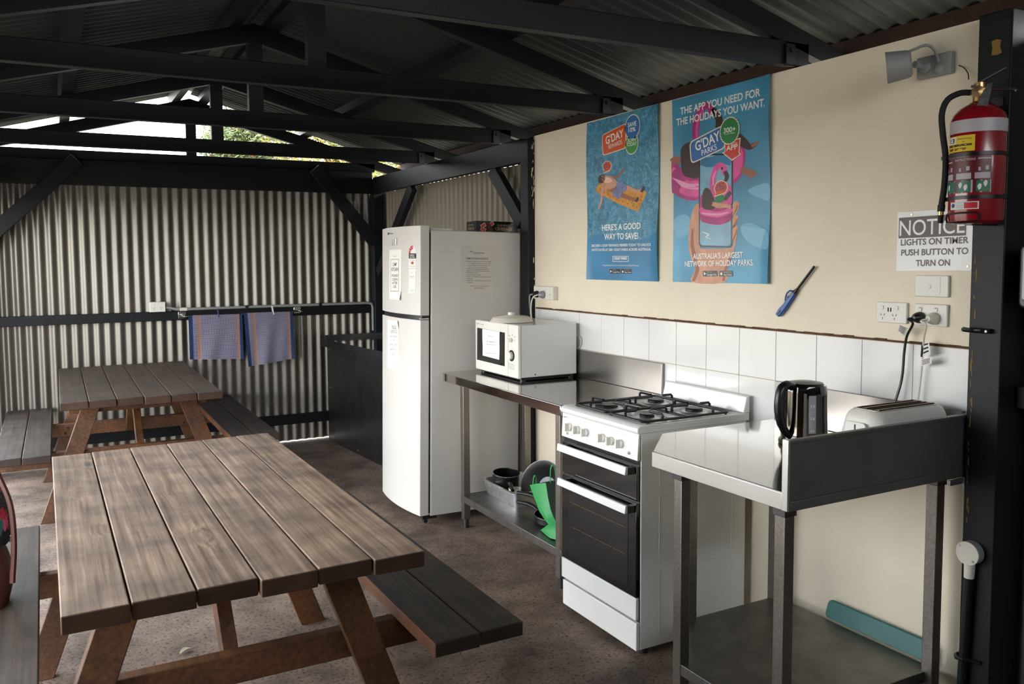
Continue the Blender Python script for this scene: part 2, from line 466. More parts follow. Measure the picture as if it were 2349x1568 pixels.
def obj(name, g, m, parent=None, loc=None, bevel=0.0, smooth=True, seg=2, label=None, pre=None):
    """links the collected shapes as ONE mesh object; shapes are given in the place's coordinates"""
    base = BASE[parent.name] if parent is not None else Vector(loc or (0, 0, 0))
    me = bpy.data.meshes.new(name)
    if pre is not None: g.v = [pre @ p for p in g.v]
    me.from_pydata([tuple(p-base) for p in g.v], [], g.f)
    me.validate()
    bm = bmesh.new(); bm.from_mesh(me)
    bmesh.ops.recalc_face_normals(bm, faces=bm.faces)
    bm.to_mesh(me); bm.free()
    if any(g.b) and len(me.polygons) == len(g.b):
        a = me.attributes.new('board', 'FLOAT', 'FACE')
        a.data.foreach_set('value', g.b)
    me.materials.append(M[m] if isinstance(m, str) else m)
    o = bpy.data.objects.new(name, me)
    COL.objects.link(o)
    if parent is not None: o.parent = parent
    elif loc is not None: o.location = loc
    BASE[o.name] = base
    if bevel:
        b = o.modifiers.new('bevel', 'BEVEL'); b.width = bevel; b.segments = seg; b.limit_method = 'ANGLE'; b.angle_limit = math.radians(40)
        b.harden_normals = False
    if smooth:
        me.polygons.foreach_set('use_smooth', [True]*len(me.polygons))
        me.set_sharp_from_angle(angle=math.radians(35))
    if label: o['label'] = label
    return o

def struct(name, g, m, parent=None, **k):
    o = obj(name, g, m, parent, **k)
    if parent is None: o['kind'] = 'structure'
    return o

def solo(name, g, m, label, cat, loc, group=None, **k):
    return tag(obj(name, g, m, None, loc=loc, **k), label, cat, group)

def copy_tree(o, parent=None):
    c = o.copy(); COL.objects.link(c)
    if parent is not None: c.parent = parent
    for ch in list(o.children): copy_tree(ch, c)
    return c

# ---- lettering: letters as flat meshes, fitted between two points of a surface
_tc = {}
def glyphs(body, bold=0.0, spacing=1.0):
    key = (body, bold, spacing)
    if key in _tc: return _tc[key]
    cu = bpy.data.curves.new('t', 'FONT'); cu.body = body; cu.size = 1.0; cu.resolution_u = 5
    cu.offset = bold; cu.space_character = spacing
    o = bpy.data.objects.new('t', cu); COL.objects.link(o)
    dg = bpy.context.evaluated_depsgraph_get(); dg.update()
    me = bpy.data.meshes.new_from_object(o.evaluated_get(dg))
    vs = [(v.co.x, v.co.y) for v in me.vertices]; fs = [tuple(p.vertices) for p in me.polygons]
    bpy.data.objects.remove(o); bpy.data.curves.remove(cu); bpy.data.meshes.remove(me)
    xs = [v[0] for v in vs] or [0, 1]
    x0, x1 = min(xs), max(xs)
    vs = [((x-x0)/max(1e-6, x1-x0), y/0.70) for x, y in vs]
    _tc[key] = (vs, fs)
    return _tc[key]

def write(g, body, P0, P1, up, off=(0, 0, 0), bold=0.0, conform=None):
    """P0-P1: baseline, up: vector of the capital height"""
    P0, P1, up, off = Vector(P0), Vector(P1), Vector(up), Vector(off)
    vs, fs = glyphs(body, bold)
    pts = []
    for x, y in vs:
        p = P0+(P1-P0)*x+up*y
        if conform: p = conform(p)
        pts.append(p+off)
    g.raw(pts, fs)

def rpoly(pts, r, k=5):
    """polygon with rounded corners (3-D points)"""
    P = [Vector(p) for p in pts]; n = len(P); out = []
    for i in range(n):
        a, b, c = P[i-1], P[i], P[(i+1) % n]
        d1 = (a-b); d2 = (c-b)
        q = min(r, d1.length*0.48, d2.length*0.48)
        s, e = b+d1.normalized()*q, b+d2.normalized()*q
        for j in range(k+1):
            t = j/k
            out.append(s*(1-t)**2+b*2*t*(1-t)+e*t*t)
    return out

def rrect(x0, x1, y0, y1, r, k=5):
    return [(p.x, p.y) for p in rpoly([(x0, y0, 0), (x1, y0, 0), (x1, y1, 0), (x0, y1, 0)], r, k)]

def grow(pts, d):
    """offset a planar outline outwards from its centre by about d"""
    c = sum((Vector(p) for p in pts), Vector())/len(pts)
    return [Vector(p)+(Vector(p)-c).normalized()*d for p in pts]
# ================================================================== THE SETTING
RX, RZ, SL = -1.535, 2.839, 0.27           # ridge line, rafter top at the ridge, slope
def rz(x, off=0.0): return RZ+off-SL*abs(x-RX)
WALL_TOP = 2.276

g = G(); g.box(-3.35, 0.45, -1.6, 7.25, -0.12, 0.0)
struct('floor', g, 'concrete', smooth=False)
g = G(); g.box(-60, 60, -40, 70, -0.4, -0.13)
struct('floor_yard', g, 'yard_ground', smooth=False)

def corrug(p0, along, up, normal, length, height, pitch=0.076, amp=0.0085, trap=False, th=0.0015, res=10, ph=0.0):
    """profiled sheet: runs 'along', its ribs run 'up', the profile waves along 'normal'"""
    p0, along, up, normal = map(Vector, (p0, along, up, normal))
    n = int(length/pitch*res)
    R = []
    for i in range(n+1):
        d = length*i/n; t = (d/pitch+ph) % 1.0
        if trap:
            w = 0.0
            if t < 0.12: w = t/0.12
            elif t < 0.30: w = 1.0
            elif t < 0.42: w = 1-(t-0.30)/0.12
            h = amp*(2*w-1)
        else:
            h = amp*math.cos(2*PI*t)
        R.append((d, h))
    g = G()
    a = [p0+along*d+normal*h for d, h in R]; b = [p+up*height for p in a]
    a2 = [p+normal*th for p in a]; b2 = [p+normal*th for p in b]
    vs = a+b+a2+b2; m = n+1; fs = []
    for i in range(n):
        fs += [(i, i+1, m+i+1, m+i), (2*m+i+1, 2*m+i, 3*m+i, 3*m+i+1), (i+1, i, 2*m+i, 2*m+i+1), (m+i, m+i+1, 3*m+i+1, 3*m+i)]
    fs += [(0, m, 3*m, 2*m), (m-1, 3*m-1, 4*m-1, 2*m-1)]
    g.raw(vs, fs)
    return g

# back wall: three overlapping corrugated sheets as one wall
BY = 7.105
PH = -2.2275
g = G()
for k, (x0, L) in enumerate(((PH-13*0.076, 13.2*0.076), (PH, 12.2*0.076), (PH+12*0.076, 18.5*0.076))):
    c = corrug((x0, BY-0.002*k, 0.01), (1, 0, 0), (0, 0, 1), (0, -1, 0), L, 2.22, ph=0.322)
    g.raw(c.v, c.f)
struct('wall_back', g, 'wall_sheet')

# cream lined wall with the tile rows
wr = None
g = G()
g.box(0.0, 0.012, 1.605, 4.30, 0.005, WALL_TOP)
wr = struct('wall_right', g, 'cream_wall', smooth=False)
g = G(); tz, ty, tp = 1.257, 4.217, 0.2
for row in range(2):
    for k in range(-1, 13):
        y1 = ty-k*tp-0.0012; y0 = y1-tp+0.0024
        y0, y1 = max(y0, 1.612), min(y1, 4.285)
        if y1-y0 < 0.01: continue
        g.box(-0.0075, -0.0005, y0, y1, tz-(row+1)*tp+0.0012, tz-row*tp-0.0012)
obj('tile', g, 'tile_white', wr, bevel=0.0012, seg=2)
g = G(); g.box(-0.0052, 0.0, 1.612, 4.285, tz-2*tp, tz)
obj('grout', g, 'grout', wr, smooth=False)
g = G()
r2 = random.Random(3)
for i in range(60):
    y0 = 1.612+i*(2.673/60); h = 0.006+0.004*r2.random()
    g.box(-0.0058, 0.0, y0, y0+2.673/60, tz, tz+h)
obj('edge_strip', g, 'edge_brown', wr, smooth=False)
# scuffs and flaked specks on the paint
g = G()
for i in range(150):
    y = r2.uniform(1.7, 4.2); z = r2.uniform(1.3, 2.25); s = r2.uniform(0.0004, 0.0011)
    if r2.random() < 0.45: y = r2.uniform(1.65, 2.3); z = r2.uniform(1.75, 2.25)
    a = r2.uniform(0, PI); 
    g.poly([(-0.0004, y+s*math.cos(a+t)*(2.2 if r2.random() < .2 else 1), z+s*math.sin(a+t)) for t in (0, 1.3, 2.6, 3.9, 5.2)])
obj('paint_speck', g, 'paint_chip', wr, smooth=False)

# ribbed cladding beyond the lined wall, and the piece towards the camera
c = corrug((0.095, 4.33, 0.01), (0, 1, 0), (0, 0, 1), (-1, 0, 0), 2.78, 2.14, pitch=0.0755, amp=0.007, trap=True, res=25)
struct('wall_right_far', c, 'sheet_beige', smooth=False)
c = corrug((0.10, -1.4, 0.01), (0, 1, 0), (0, 0, 1), (-1, 0, 0), 2.95, 2.2)
struct('wall_right_near', c, 'wall_sheet')
c = corrug((-3.09, -1.4, 0.01), (0, 1, 0), (0, 0, 1), (1, 0, 0), 3.2, 2.2)
struct('wall_left_unseen', c, 'wall_sheet')  # unseen side wall, its length set by how much light it lets in
c = corrug((-3.09, 6.8, 0.01), (0, 1, 0), (0, 0, 1), (1, 0, 0), 0.29, 2.2)
struct('wall_left_far_unseen', c, 'wall_sheet')  # unseen piece added to cut the light on the back wall
c = corrug((-3.1, -1.35, 0.01), (1, 0, 0), (0, 0, 1), (0, 1, 0), 3.2, 2.25)
struct('wall_front_unseen', c, 'wall_sheet')  # unseen wall, its height set to limit light from behind the camera

# roof: corrugated sheets on purlins, ribs running down the slope
RY0, RY1 = -1.5, 7.2
for nm, x1 in (('ceiling', 0.42), ('ceiling_left', -3.49)):
    dx = x1-RX; dz = -SL*abs(dx); L = math.hypot(dx, dz)
    dirv = Vector((dx/L, 0, dz/L)); nv = Vector((-dz*(1 if dx > 0 else -1)/L, 0, abs(dx)/L))
    gap = 0.035
    p0 = Vector((RX, RY0, RZ+0.0795))+dirv*gap
    c = corrug(p0, (0, 1, 0), dirv, nv, RY1-RY0, L-gap, res=8)
    struct(nm, c, 'roof_sheet')
g = G()
for s in (1, -1):
    g.prism([(RX, RY0-.02, RZ+0.105), (RX+s*0.16, RY0-.02, RZ+0.105-SL*0.16), (RX+s*0.16, RY0-.02, RZ+0.102-SL*0.16), (RX, RY0-.02, RZ+0.102)], (0, RY1-RY0+0.04, 0))
struct('trim_1', g, 'roof_sheet', smooth=False)

# open left side: eave beam on posts, outside the frame, underside lowered to cut sky light
g = G()
g.box(-3.115, -3.025, -1.3, 7.1, 2.0, 2.275)
for y in (-1.3, 1.55, 4.35, 7.0): g.box(-3.115, -3.025, y, y+0.09, 0, 2.0)
struct('trim_2_unseen', g, 'dark_paint', smooth=False)

# ------------------------------------------------------------------ roof frame
def purlin(label, xc, y0=RY0+0.1, y1=RY1-0.03, w=0.07, h=0.068, m='dark_paint', drop=0.0):
    g = G(); ang = SL if xc < RX else -SL
    d = Vector((1, 0, ang)).normalized(); n = Vector((-ang, 0, 1)).normalized()
    c = Vector((xc, 0, rz(xc)+0.0015))
    pts = [c-d*w/2-n*drop, c+d*w/2-n*drop, c+d*w/2+n*h, c-d*w/2+n*h]
    g.prism([(p.x, y0, p.z) for p in pts], (0, y1-y0, 0))
    solo('roof_purlin', g, m, label, 'purlin', (xc, y0, rz(xc)), 'roof purlins', smooth=False)
purlin('dark roof purlin midway down the slope above the posters', -0.625)
purlin('dark ridge purlin on the fridge side of the roof ridge', -1.435)
purlin('dark ridge purlin on the picnic table side of the roof ridge', -1.635)
purlin('dark roof purlin midway down the left roof slope', -2.43)
purlin('red brown timber eave batten above the top of the cream wall', 0.315, m='red_timber', drop=0.025)
purlin('dark eave batten at the low edge of the left roof slope', -3.385)

truss_labels = {2.36: 'nearest dark roof truss crossing above the taller right poster',
                3.54: 'dark roof truss landing on the wall at the left poster top',
                4.71: 'dark roof truss landing above the fridge back corner post',
                5.90: 'dark roof truss next to the end gable, second farthest',
                7.055: 'end gable roof truss standing on the corrugated back wall beam'}
for ty_, lab in truss_labels.items():
    t = thing('roof_truss', lab, 'roof truss', (RX, ty_, 2.28), group='roof trusses')
    zb = 2.322 if ty_ > 7 else 2.281
    g = G(); g.box(-3.12, 0.06 if ty_ < 7 else 0.0, ty_-0.0225, ty_+0.0225, zb, zb+0.088 if ty_ < 7 else 2.395)
    obj('bottom_chord', g, 'dark_paint', t, bevel=0.003)
    ends = (0.40, -3.47)
    for xe in ends:
        g = G()
        s = 1 if xe > RX else -1
        pts = [(RX, rz(RX)), (xe, rz(xe)), (xe, rz(xe)-0.075), (RX, rz(RX)-0.098)]
        g.prism([(x, ty_-0.0225, z) for x, z in pts], (0, 0.045, 0))
        obj('rafter', g, 'dark_paint', t, smooth=False)
    g = G(); g.box(-1.573, -1.495, ty_-0.0245, ty_+0.0245, zb+0.05, 2.78)
    g.prism([(RX-0.09, ty_-0.026, 2.73), (RX+0.09, ty_-0.026, 2.73), (RX+0.07, ty_-0.026, 2.81), (RX, ty_-0.026, 2.83), (RX-0.07, ty_-0.026, 2.81)], (0, 0.052, 0))
    obj('king_post', g, 'dark_paint', t, smooth=False)
    if ty_ < 6.5:
        g = G(); g.box(-0.075, -0.03, ty_-0.036, ty_-0.0235, zb-0.008, zb+0.075)
        g.cyl((-0.05, ty_-0.034, zb+0.05), (-0.05, ty_-0.043, zb+0.05), 0.008, n=8)
        obj('tie_plate', g, 'black_iron', t, smooth=False)

def post(label, x0, x1, y0, y1, z1, chips=None):
    t = thing('timber_post', label, 'post', ((x0+x1)/2, (y0+y1)/2, 0), group=None)
    g = G(); g.box(x0, x1, y0, y1, 0, z1)
    obj('shaft', g, 'dark_paint', t, bevel=0.004)
    if chips:
        g = G()
        for (pts) in chips: g.poly(pts)
        obj('bare_patch', g, 'cream_plastic' if y0 > 4 else 'ochre', t, smooth=False, label='pale flaked patches where the paint has come off')
    return t
r3 = random.Random(11)
ch = []
for i in range(26):
    z = r3.choice([r3.uniform(2.0, 2.26), r3.uniform(1.85, 2.0), r3.uniform(1.3, 1.55)]); x = r3.uniform(-0.020, -0.004); h = r3.uniform(0.008, 0.035); w = r3.uniform(0.002, 0.006)
    ch.append([(x-w, 4.2995, z), (x, 4.2995, z-h*.3), (x+w*.6, 4.2995, z+h*.3), (x+w*.3, 4.2995, z+h), (x-w*.7, 4.2995, z+h*.8)])
post('dark timber post between the fridge and the cream wall', -0.045, 0.04, 4.300, 4.392, 2.26, ch)
ch = []
for i in range(34):
    z = r3.choice([r3.uniform(1.35, 1.6), r3.uniform(0.95, 1.25), r3.uniform(0.6, 1.0), r3.uniform(2.15, 2.24)]); y = 1.590+r3.uniform(-0.004, 0.004); h = r3.uniform(0.01, 0.05); w = r3.uniform(0.0008, 0.002)
    if z > 2.1: continue
    ch.append([(-0.0454, y-w, z), (-0.0454, y+w, z+h*.2), (-0.0454, y+w*.5, z+h), (-0.0454, y-w, z+h*.7)])
ch.append([(-0.0454, 1.531, 2.150), (-0.0454, 1.545, 2.146), (-0.0454, 1.562, 2.149), (-0.0454, 1.560, 2.17), (-0.0454, 1.563, 2.19), (-0.0454, 1.548, 2.193), (-0.0454, 1.534, 2.188), (-0.0454, 1.537, 2.17)])
post('dark timber post at the right, fire extinguisher hung on it', -0.045, 0.095, 1.503, 1.604, 2.275, ch)
post('dark timber corner post behind the fridge at the back wall', -0.035, 0.06, 6.985, 7.075, 2.26)

def plank(name, label, cat, g, loc, m='dark_paint', group=None, bevel=0.003):
    return solo(name, g, m, label, cat, loc, group, bevel=bevel)
g = G(); g.box(-0.04, 0.01, 4.392, 6.985, 2.13, 2.27)
plank('wall_beam', 'dark timber beam above the fridge running to the corner', 'beam', g, (-0.02, 4.4, 2.13))
g = G(); g.box(0.02, 0.07, 1.604, 4.392, 2.18, 2.281)
plank('wall_plate', 'dark timber plate behind the top edge of the cream wall', 'beam', g, (0.045, 1.61, 2.18))
g = G(); g.box(-3.02, -0.036, 7.0, 7.045, 2.133, 2.32)
plank('wall_beam', 'deep dark timber beam across the top of the corrugated back wall', 'beam', g, (-1.5, 7.02, 2.133))
g = G(); g.box(-3.02, -0.036, 7.05, 7.094, 1.087, 1.16)
plank('wall_rail', 'dark timber rail behind the hanging tea towels', 'rail', g, (-1.5, 7.07, 1.087))
g = G(); g.box(-3.02, -0.036, 7.05, 7.094, 0.157, 0.24)
plank('wall_rail', 'low dark timber rail near the floor of the back wall', 'rail', g, (-1.5, 7.07, 0.157))
g = G(); g.box(0.03, 0.085, -1.2, 1.50, 1.085, 1.155)
plank('wall_rail', 'dark timber rail right of the post, at the photo edge', 'rail', g, (0.06, 0.2, 1.085))

def brace(label, p0, p1, w, h, up):
    g = G(); g.beam(p0, p1, w, h, up)
    solo('corner_brace', g, 'dark_paint', label, 'brace', p0, 'corner braces', bevel=0.003)
brace('dark diagonal brace on the back wall beside the fridge', (-0.56, 6.977, 2.325), (-0.03, 6.977, 1.705), 0.105, 0.042, (0, 1, 0.001))
brace('dark diagonal brace at the left end of the back wall', (-2.36, 6.977, 2.315), (-3.02, 6.977, 1.675), 0.105, 0.042, (0, 1, 0.001))
brace('short dark diagonal brace above the left side of the fridge', (-0.012, 6.14, 2.13), (-0.012, 6.93, 1.44), 0.095, 0.045, (1, 0, 0.001))
brace('short dark diagonal brace above the cribbage box', (-0.012, 4.80, 2.13), (-0.012, 4.42, 1.77), 0.095, 0.045, (1, 0, 0.001))
# ================================================================== PICNIC TABLES
def picnic_table(label):
    """built about the origin, boards running along y"""
    t = thing('picnic_table', label, 'picnic table', (0, 0, 0), group='timber picnic tables')
    r = random.Random(5)
    g = G()
    bw, gp, Lh = 0.1440, 0.0040, 0.885
    xs = [-0.4437+i*(bw+gp) for i in range(6)]
    ends = [(-.882, .868), (-.876, .875), (-.868, .882), (-.885, .890), (-.878, .893), (-.888, .905)]
    for i, x in enumerate(xs):
        g.box(x, x+bw, ends[i][0], ends[i][1], 0.72+r.uniform(-.001, .001), 0.765+r.uniform(-.001, .001), tag=0.08+0.16*i)
    obj('tabletop', g, 'table_top_wood', t, bevel=0.0035, seg=2)
    for s, sh in ((1, 0.07), (-1, 0.09)):
        g = G()
        for k in range(2):
            x0 = 0.500+k*(0.1455+0.004)
            a, b = (x0, x0+0.1455) if s > 0 else (-x0-0.1455, -x0)
            g.box(a, b, -0.885+sh+0.006*k, 0.885+sh-0.01*k, 0.416, 0.460, tag=0.3+0.3*k+(0.1 if s > 0 else 0.0))
        obj('bench_seat', g, 'seat_wood', t, bevel=0.004, seg=2)
    for y in (-0.53, 0.53):
        for s in (1, -1):
            g = G()
            d = Vector((s*0.25, 0, -0.72)).normalized()
            top, bot = Vector((s*0.265, y, 0.718)), Vector((s*0.523, y, 0.0))
            w = 0.052
            g.prism([(top.x-w, y-0.022, 0.718), (top.x+w, y-0.022, 0.718), (bot.x+w, y-0.022, 0.0), (bot.x-w, y-0.022, 0.0)], (0, 0.044, 0), tag=0.2+0.1*s)
            obj('leg', g, 'leg_wood', t, bevel=0.003)
        sg = -1 if y < 0 else 1
        g = G(); g.box(-0.81, 0.81, y+sg*(-0.067) if sg > 0 else y+0.023, (y-0.023) if sg > 0 else y+0.067, 0.325, 0.415, tag=0.5)
        obj('bearer', g, 'leg_wood', t, bevel=0.003)
        g = G(); g.box(-0.40, 0.40, (y-0.067) if sg > 0 else y+0.023, (y-0.023) if sg > 0 else y+0.067, 0.64, 0.719, tag=0.6)
        obj('top_batten', g, 'leg_wood', t, bevel=0.003)
        g = G(); g.beam((0, y-sg*0.075, 0.355), (0, y-sg*0.40, 0.716), 0.045, 0.07, (0, 0, 1), tag=0.7)
        obj('diagonal_strut', g, 'leg_wood', t, bevel=0.003)
        g = G()
        for s in (1, -1):
            for dx, dz in ((0, 0.385), (0.03, 0.355), (-0.02, 0.35)):
                yy = y-sg*0.068
                g.cyl((s*0.40+dx, yy, dz), (s*0.40+dx, yy-sg*0.006, dz), 0.008, n=8)
        obj('bolt', g, 'black_rubber', t)
    return t
tb = picnic_table('weathered timber picnic table nearest the camera, pale grey top')
tb.location = (-2.145, 2.935, 0); tb.rotation_euler = (0, 0, math.radians(0.4))
tb2 = copy_tree(tb)
tb2.location = (-2.103, 6.105, 0); tb2.rotation_euler = (0, 0, math.radians(-0.3))
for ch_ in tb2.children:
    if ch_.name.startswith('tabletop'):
        ch_.data = ch_.data.copy(); ch_.data.materials[0] = M['brown_top_wood']  # second tabletop gets a darker brown than the first
tb2['label'] = 'timber picnic table with a darker brown top, standing against the corrugated back wall'

# floral backpack on the left seat
t = thing('backpack', 'floral backpack with a brown leather base on the left bench seat', 'backpack', (-2.86, 3.06, 0.462))
def blob(rx, ry, z0, z1, cx, cy, n=28, pw=2.6, prof=None):
    R = []
    for k in range(13):
        u = k/12; z = z0+(z1-z0)*u; s = prof(u)
        R.append([(cx+rx*s*math.copysign(abs(math.cos(2*PI*i/n))**(2/pw), math.cos(2*PI*i/n)), cy+ry*s*math.copysign(abs(math.sin(2*PI*i/n))**(2/pw), math.sin(2*PI*i/n)), z+0.004*math.sin(5*i+k)) for i in range(n)])
    g = G(); g.ring(R); return g
g = blob(0.148, 0.105, 0.462, 0.675, -2.86, 3.06, prof=lambda u: 0.86+0.14*math.sin(PI*min(1, u*1.1))-0.05*u)
obj('base_panel', g, 'leather', t)
def floral():
    m = bpy.data.materials.new('floral_fabric'); m.use_nodes = True
    nt = m.node_tree; N = nt.nodes; L = nt.links; b = N['Principled BSDF']
    tc = N.new('ShaderNodeTexCoord')
    v = N.new('ShaderNodeTexVoronoi'); v.inputs['Scale'].default_value = 22
    n = N.new('ShaderNodeTexNoise'); n.inputs['Scale'].default_value = 30
    ad = N.new('ShaderNodeVectorMath'); ad.operation = 'MULTIPLY_ADD'; ad.inputs[1].default_value = (0.04,)*3
    L.new(tc.outputs['Object'], ad.inputs[2]); L.new(n.outputs['Color'], ad.inputs[0]); L.new(ad.outputs[0], v.inputs['Vector'])
    s = N.new('ShaderNodeSeparateColor'); L.new(v.outputs['Color'], s.inputs[0])
    r = N.new('ShaderNodeValToRGB'); r.color_ramp.interpolation = 'CONSTANT'
    e = r.color_ramp.elements; e[0].position = 0; e[0].color = (*lin('#101820'), 1); e[1].position = 0.42; e[1].color = (*lin('#b01830'), 1)
    for p, c in ((0.62, '#c9567a'), (0.74, '#d8d6d0'), (0.84, '#2c5a55'), (0.92, '#101820')):
        q = e.new(p); q.color = (*lin(c), 1)
    L.new(s.outputs[0], r.inputs[0])
    mx = N.new('ShaderNodeMix'); mx.data_type = 'RGBA'
    mr = N.new('ShaderNodeMath'); mr.operation = 'GREATER_THAN'; mr.inputs[1].default_value = 0.52
    L.new(v.outputs['Distance'], mr.inputs[0]); L.new(mr.outputs[0], mx.inputs[0])
    L.new(r.outputs[0], mx.inputs[6]); mx.inputs[7].default_value = (*lin('#101820'), 1)
    L.new(mx.outputs[2], b.inputs['Base Color']); b.inputs['Roughness'].default_value = 0.7
    M['floral_fabric'] = m
floral()
g = blob(0.150, 0.108, 0.668, 0.93, -2.865, 3.06, prof=lambda u: 0.92+0.10*math.sin(PI*min(1, u*1.6+.2))-0.75*max(0, u-.55)**1.5*2)
obj('floral_top', g, 'floral_fabric', t)
g = G(); g.tube([(-2.745, 3.0, 0.90), (-2.712, 2.975, 0.80), (-2.706, 2.97, 0.68), (-2.716, 2.97, 0.55)], 0.009, 6, smooth=5)
obj('strap', g, 'leather', t)
g = G(); g.box(-2.722, -2.708, 3.02, 3.04, 0.665, 0.69)
obj('buckle', g, 'chrome', t, bevel=0.003)

# dry leaves on the floor
def leaf(label, x, y, a, L=0.05, cat='leaf'):
    g = G()
    def fn(u, v):
        w = math.sin(PI*min(1, max(0, u)))**0.7*L*0.2
        p = Vector(((u-.5)*L, (v-.5)*2*w, 0.006+0.010*math.sin(PI*u)*(v-.5)**2*4))
        return Vector((x+p.x*math.cos(a)-p.y*math.sin(a), y+p.x*math.sin(a)+p.y*math.cos(a), p.z))
    g.sheet(fn, 10, 4, (0, 0, -0.0015))
    solo('dry_leaf', g, 'cream_plastic', label, cat, (x, y, 0), None)
leaf('pale dry leaf on the concrete under the front picnic table', -2.153, 3.427, 0.5, 0.055)
leaf('small pale leaf on the concrete near the left table leg', -2.481, 3.618, 0.3, 0.03)
# ================================================================== FRIDGE
def Z(ox, oy, sc): return lambda u, v: (ox+u/sc, oy+v/sc)
FB = Vector((-0.36, 4.722, 0.0)); FT = 0.0176
FM = Matrix.Translation(FB+Vector((0, 0, 0.005))) @ Matrix.Rotation(FT, 4, 'Y') @ Matrix.Translation(-FB)
def fridge_thing(name, label, cat, base, group=None):
    base = Vector(base)
    t = thing(name, label, cat, FM @ base, (0, FT, 0), group)
    BASE[t.name] = base
    return t
fr = fridge_thing('fridge', 'tall white two-door fridge with notices stuck on it', 'fridge', FB)
FY0, FY1, FXF, FXB = 4.414, 5.03, -0.652, -0.060
def xd(y):
    t = (y-FY0)/(FY1-FY0)
    return -0.719-0.034*max(0, 1-(2*t-1)**2)
def FP(px, py):
    x = -0.71
    for i in range(5):
        p = at(px, py, 'x', x); x = xd(p.y)+FT*p.z
    p = at(px, py, 'x', x)
    return Vector((xd(p.y), p.y, p.z-0.005))
def FS(px, py):
    p = at(px, py, 'y', FY0)
    return Vector((p.x-FT*p.z, FY0, p.z-0.005-FT*(-(p.x-FB.x))*0))
g = G(); g.box(FXF, FXB, FY0, FY1, 0.045, 1.713)
obj('cabinet', g, 'fridge_white', fr, bevel=0.006)
g = G(); g.box(FXF-0.012, FXF+0.002, FY0+0.012, FY1-0.012, 0.06, 1.70)
obj('door_seal', g, 'black_rubber', fr, smooth=False)
def fdoor(z0, z1, name):
    n = 16
    pts = [(FXF-0.012, FY1, z0)]+[(xd(FY1+(FY0-FY1)*i/n), FY1+(FY0-FY1)*i/n, z0) for i in range(n+1)]+[(FXF-0.012, FY0, z0)]
    g = G(); g.prism(pts, (0, 0, z1-z0))
    return obj(name, g, 'fridge_white', fr, bevel=0.003)
d_low = fdoor(0.052, 1.196, 'door')
d_up = fdoor(1.222, 1.738, 'door')
g = G()
n = 16
pts = [(FXF-0.012, FY1-.004, 1.196)]+[(xd(FY1+(FY0-FY1)*i/n)+0.012, FY1-.004+(FY0-FY1+.008)*i/n, 1.196) for i in range(n+1)]+[(FXF-0.012, FY0+.004, 1.196)]
g.prism(pts, (0, 0, 0.026))
obj('handle_recess', g, 'black_plastic', fr, smooth=False)
g = G(); g.box(xd(4.43)+0.004, FXF-0.013, FY0+0.002, FY0+0.05, 1.199, 1.207)
obj('middle_hinge', g, 'chrome', fr, bevel=0.002)
g = G(); g.box(-0.645, -0.50, FY0+0.03, FY0+0.12, 1.712, 1.728)
obj('hinge_cover', g, 'white_plastic', fr, bevel=0.004)
for y in (FY0+0.035, FY1-0.035):
    g = G(); g.cyl((-0.672, y-0.012, 0.0125), (-0.672, y+0.012, 0.0125), 0.0125, n=14); g.box(-0.69, -0.60, y-0.008, y+0.008, 0.022, 0.05)
    obj('castor', g, 'black_rubber', fr)
    g = G(); g.cyl((-0.12, y-0.012, 0.0125), (-0.12, y+0.012, 0.0125), 0.0125, n=14); g.box(-0.14, -0.10, y-0.006, y+0.006, 0.018, 0.046)
    obj('castor', g, 'black_rubber', fr)
F6 = Z(860, 500, 6.525)
def quad_on(fn, zc, corners, nu=8, nv=10, off=(-0.0006, 0, 0), th=0.0004, conform=None, bow=None):
    P = [fn(*zc(*c)) for c in corners]          # TL TR BR BL
    off = Vector(off)
    def f(u, v):
        p = (P[0]*(1-u)+P[1]*u)*(1-v)+(P[3]*(1-u)+P[2]*u)*v
        if conform: p = conform(p)
        if bow: p = p+off.normalized()*bow(u, v)
        return p+off
    g = G(); g.sheet(f, nu, nv, off.normalized()*th)
    return g
cf = lambda p: Vector((xd(p.y), p.y, p.z))
EX = Vector((-1, 0, 0))
def wline(g, fn, zc, body, x0, x1, yb, yt, off, bold=0.0, conform=None, ysl=0.0):
    """text from x0..x1 with baseline yb and cap line yt, in zoomed pixels"""
    a, b = fn(*zc(x0, yb)), fn(*zc(x1, yb+ysl)); t_ = fn(*zc(x0, yt))
    write(g, body, a, b, (0, 0, t_.z-a.z), off, bold, conform)
def bars(g, fn, zc, x0, x1, y0, y1, off, conform=None):
    P = [fn(*zc(*c)) for c in ((x0, y0), (x1, y0), (x1, y1), (x0, y1))]
    n = 6
    def f(u, v):
        p = (P[0]*(1-u)+P[1]*u)*(1-v)+(P[3]*(1-u)+P[2]*u)*v
        return (conform(p) if conform else p)+Vector(off)
    g.grid(f, n, 1)
# maker's mark and silver badge on the upper door
g = G(); bars(g, FP, F6, 195, 212, 232, 266, (-0.0008, 0, 0), cf); wline(g, FP, F6, 'WESTINGHOUSE', 215, 272, 256, 240, (-0.0008, 0, 0), 0.01, cf)
obj('maker_mark', g, 'ink', d_up, smooth=False)
g = quad_on(FP, F6, [(267, 318), (333, 318), (333, 422), (267, 422)], conform=cf, th=0.008)
obj('badge', g, 'aluminium', d_up, bevel=0.002)
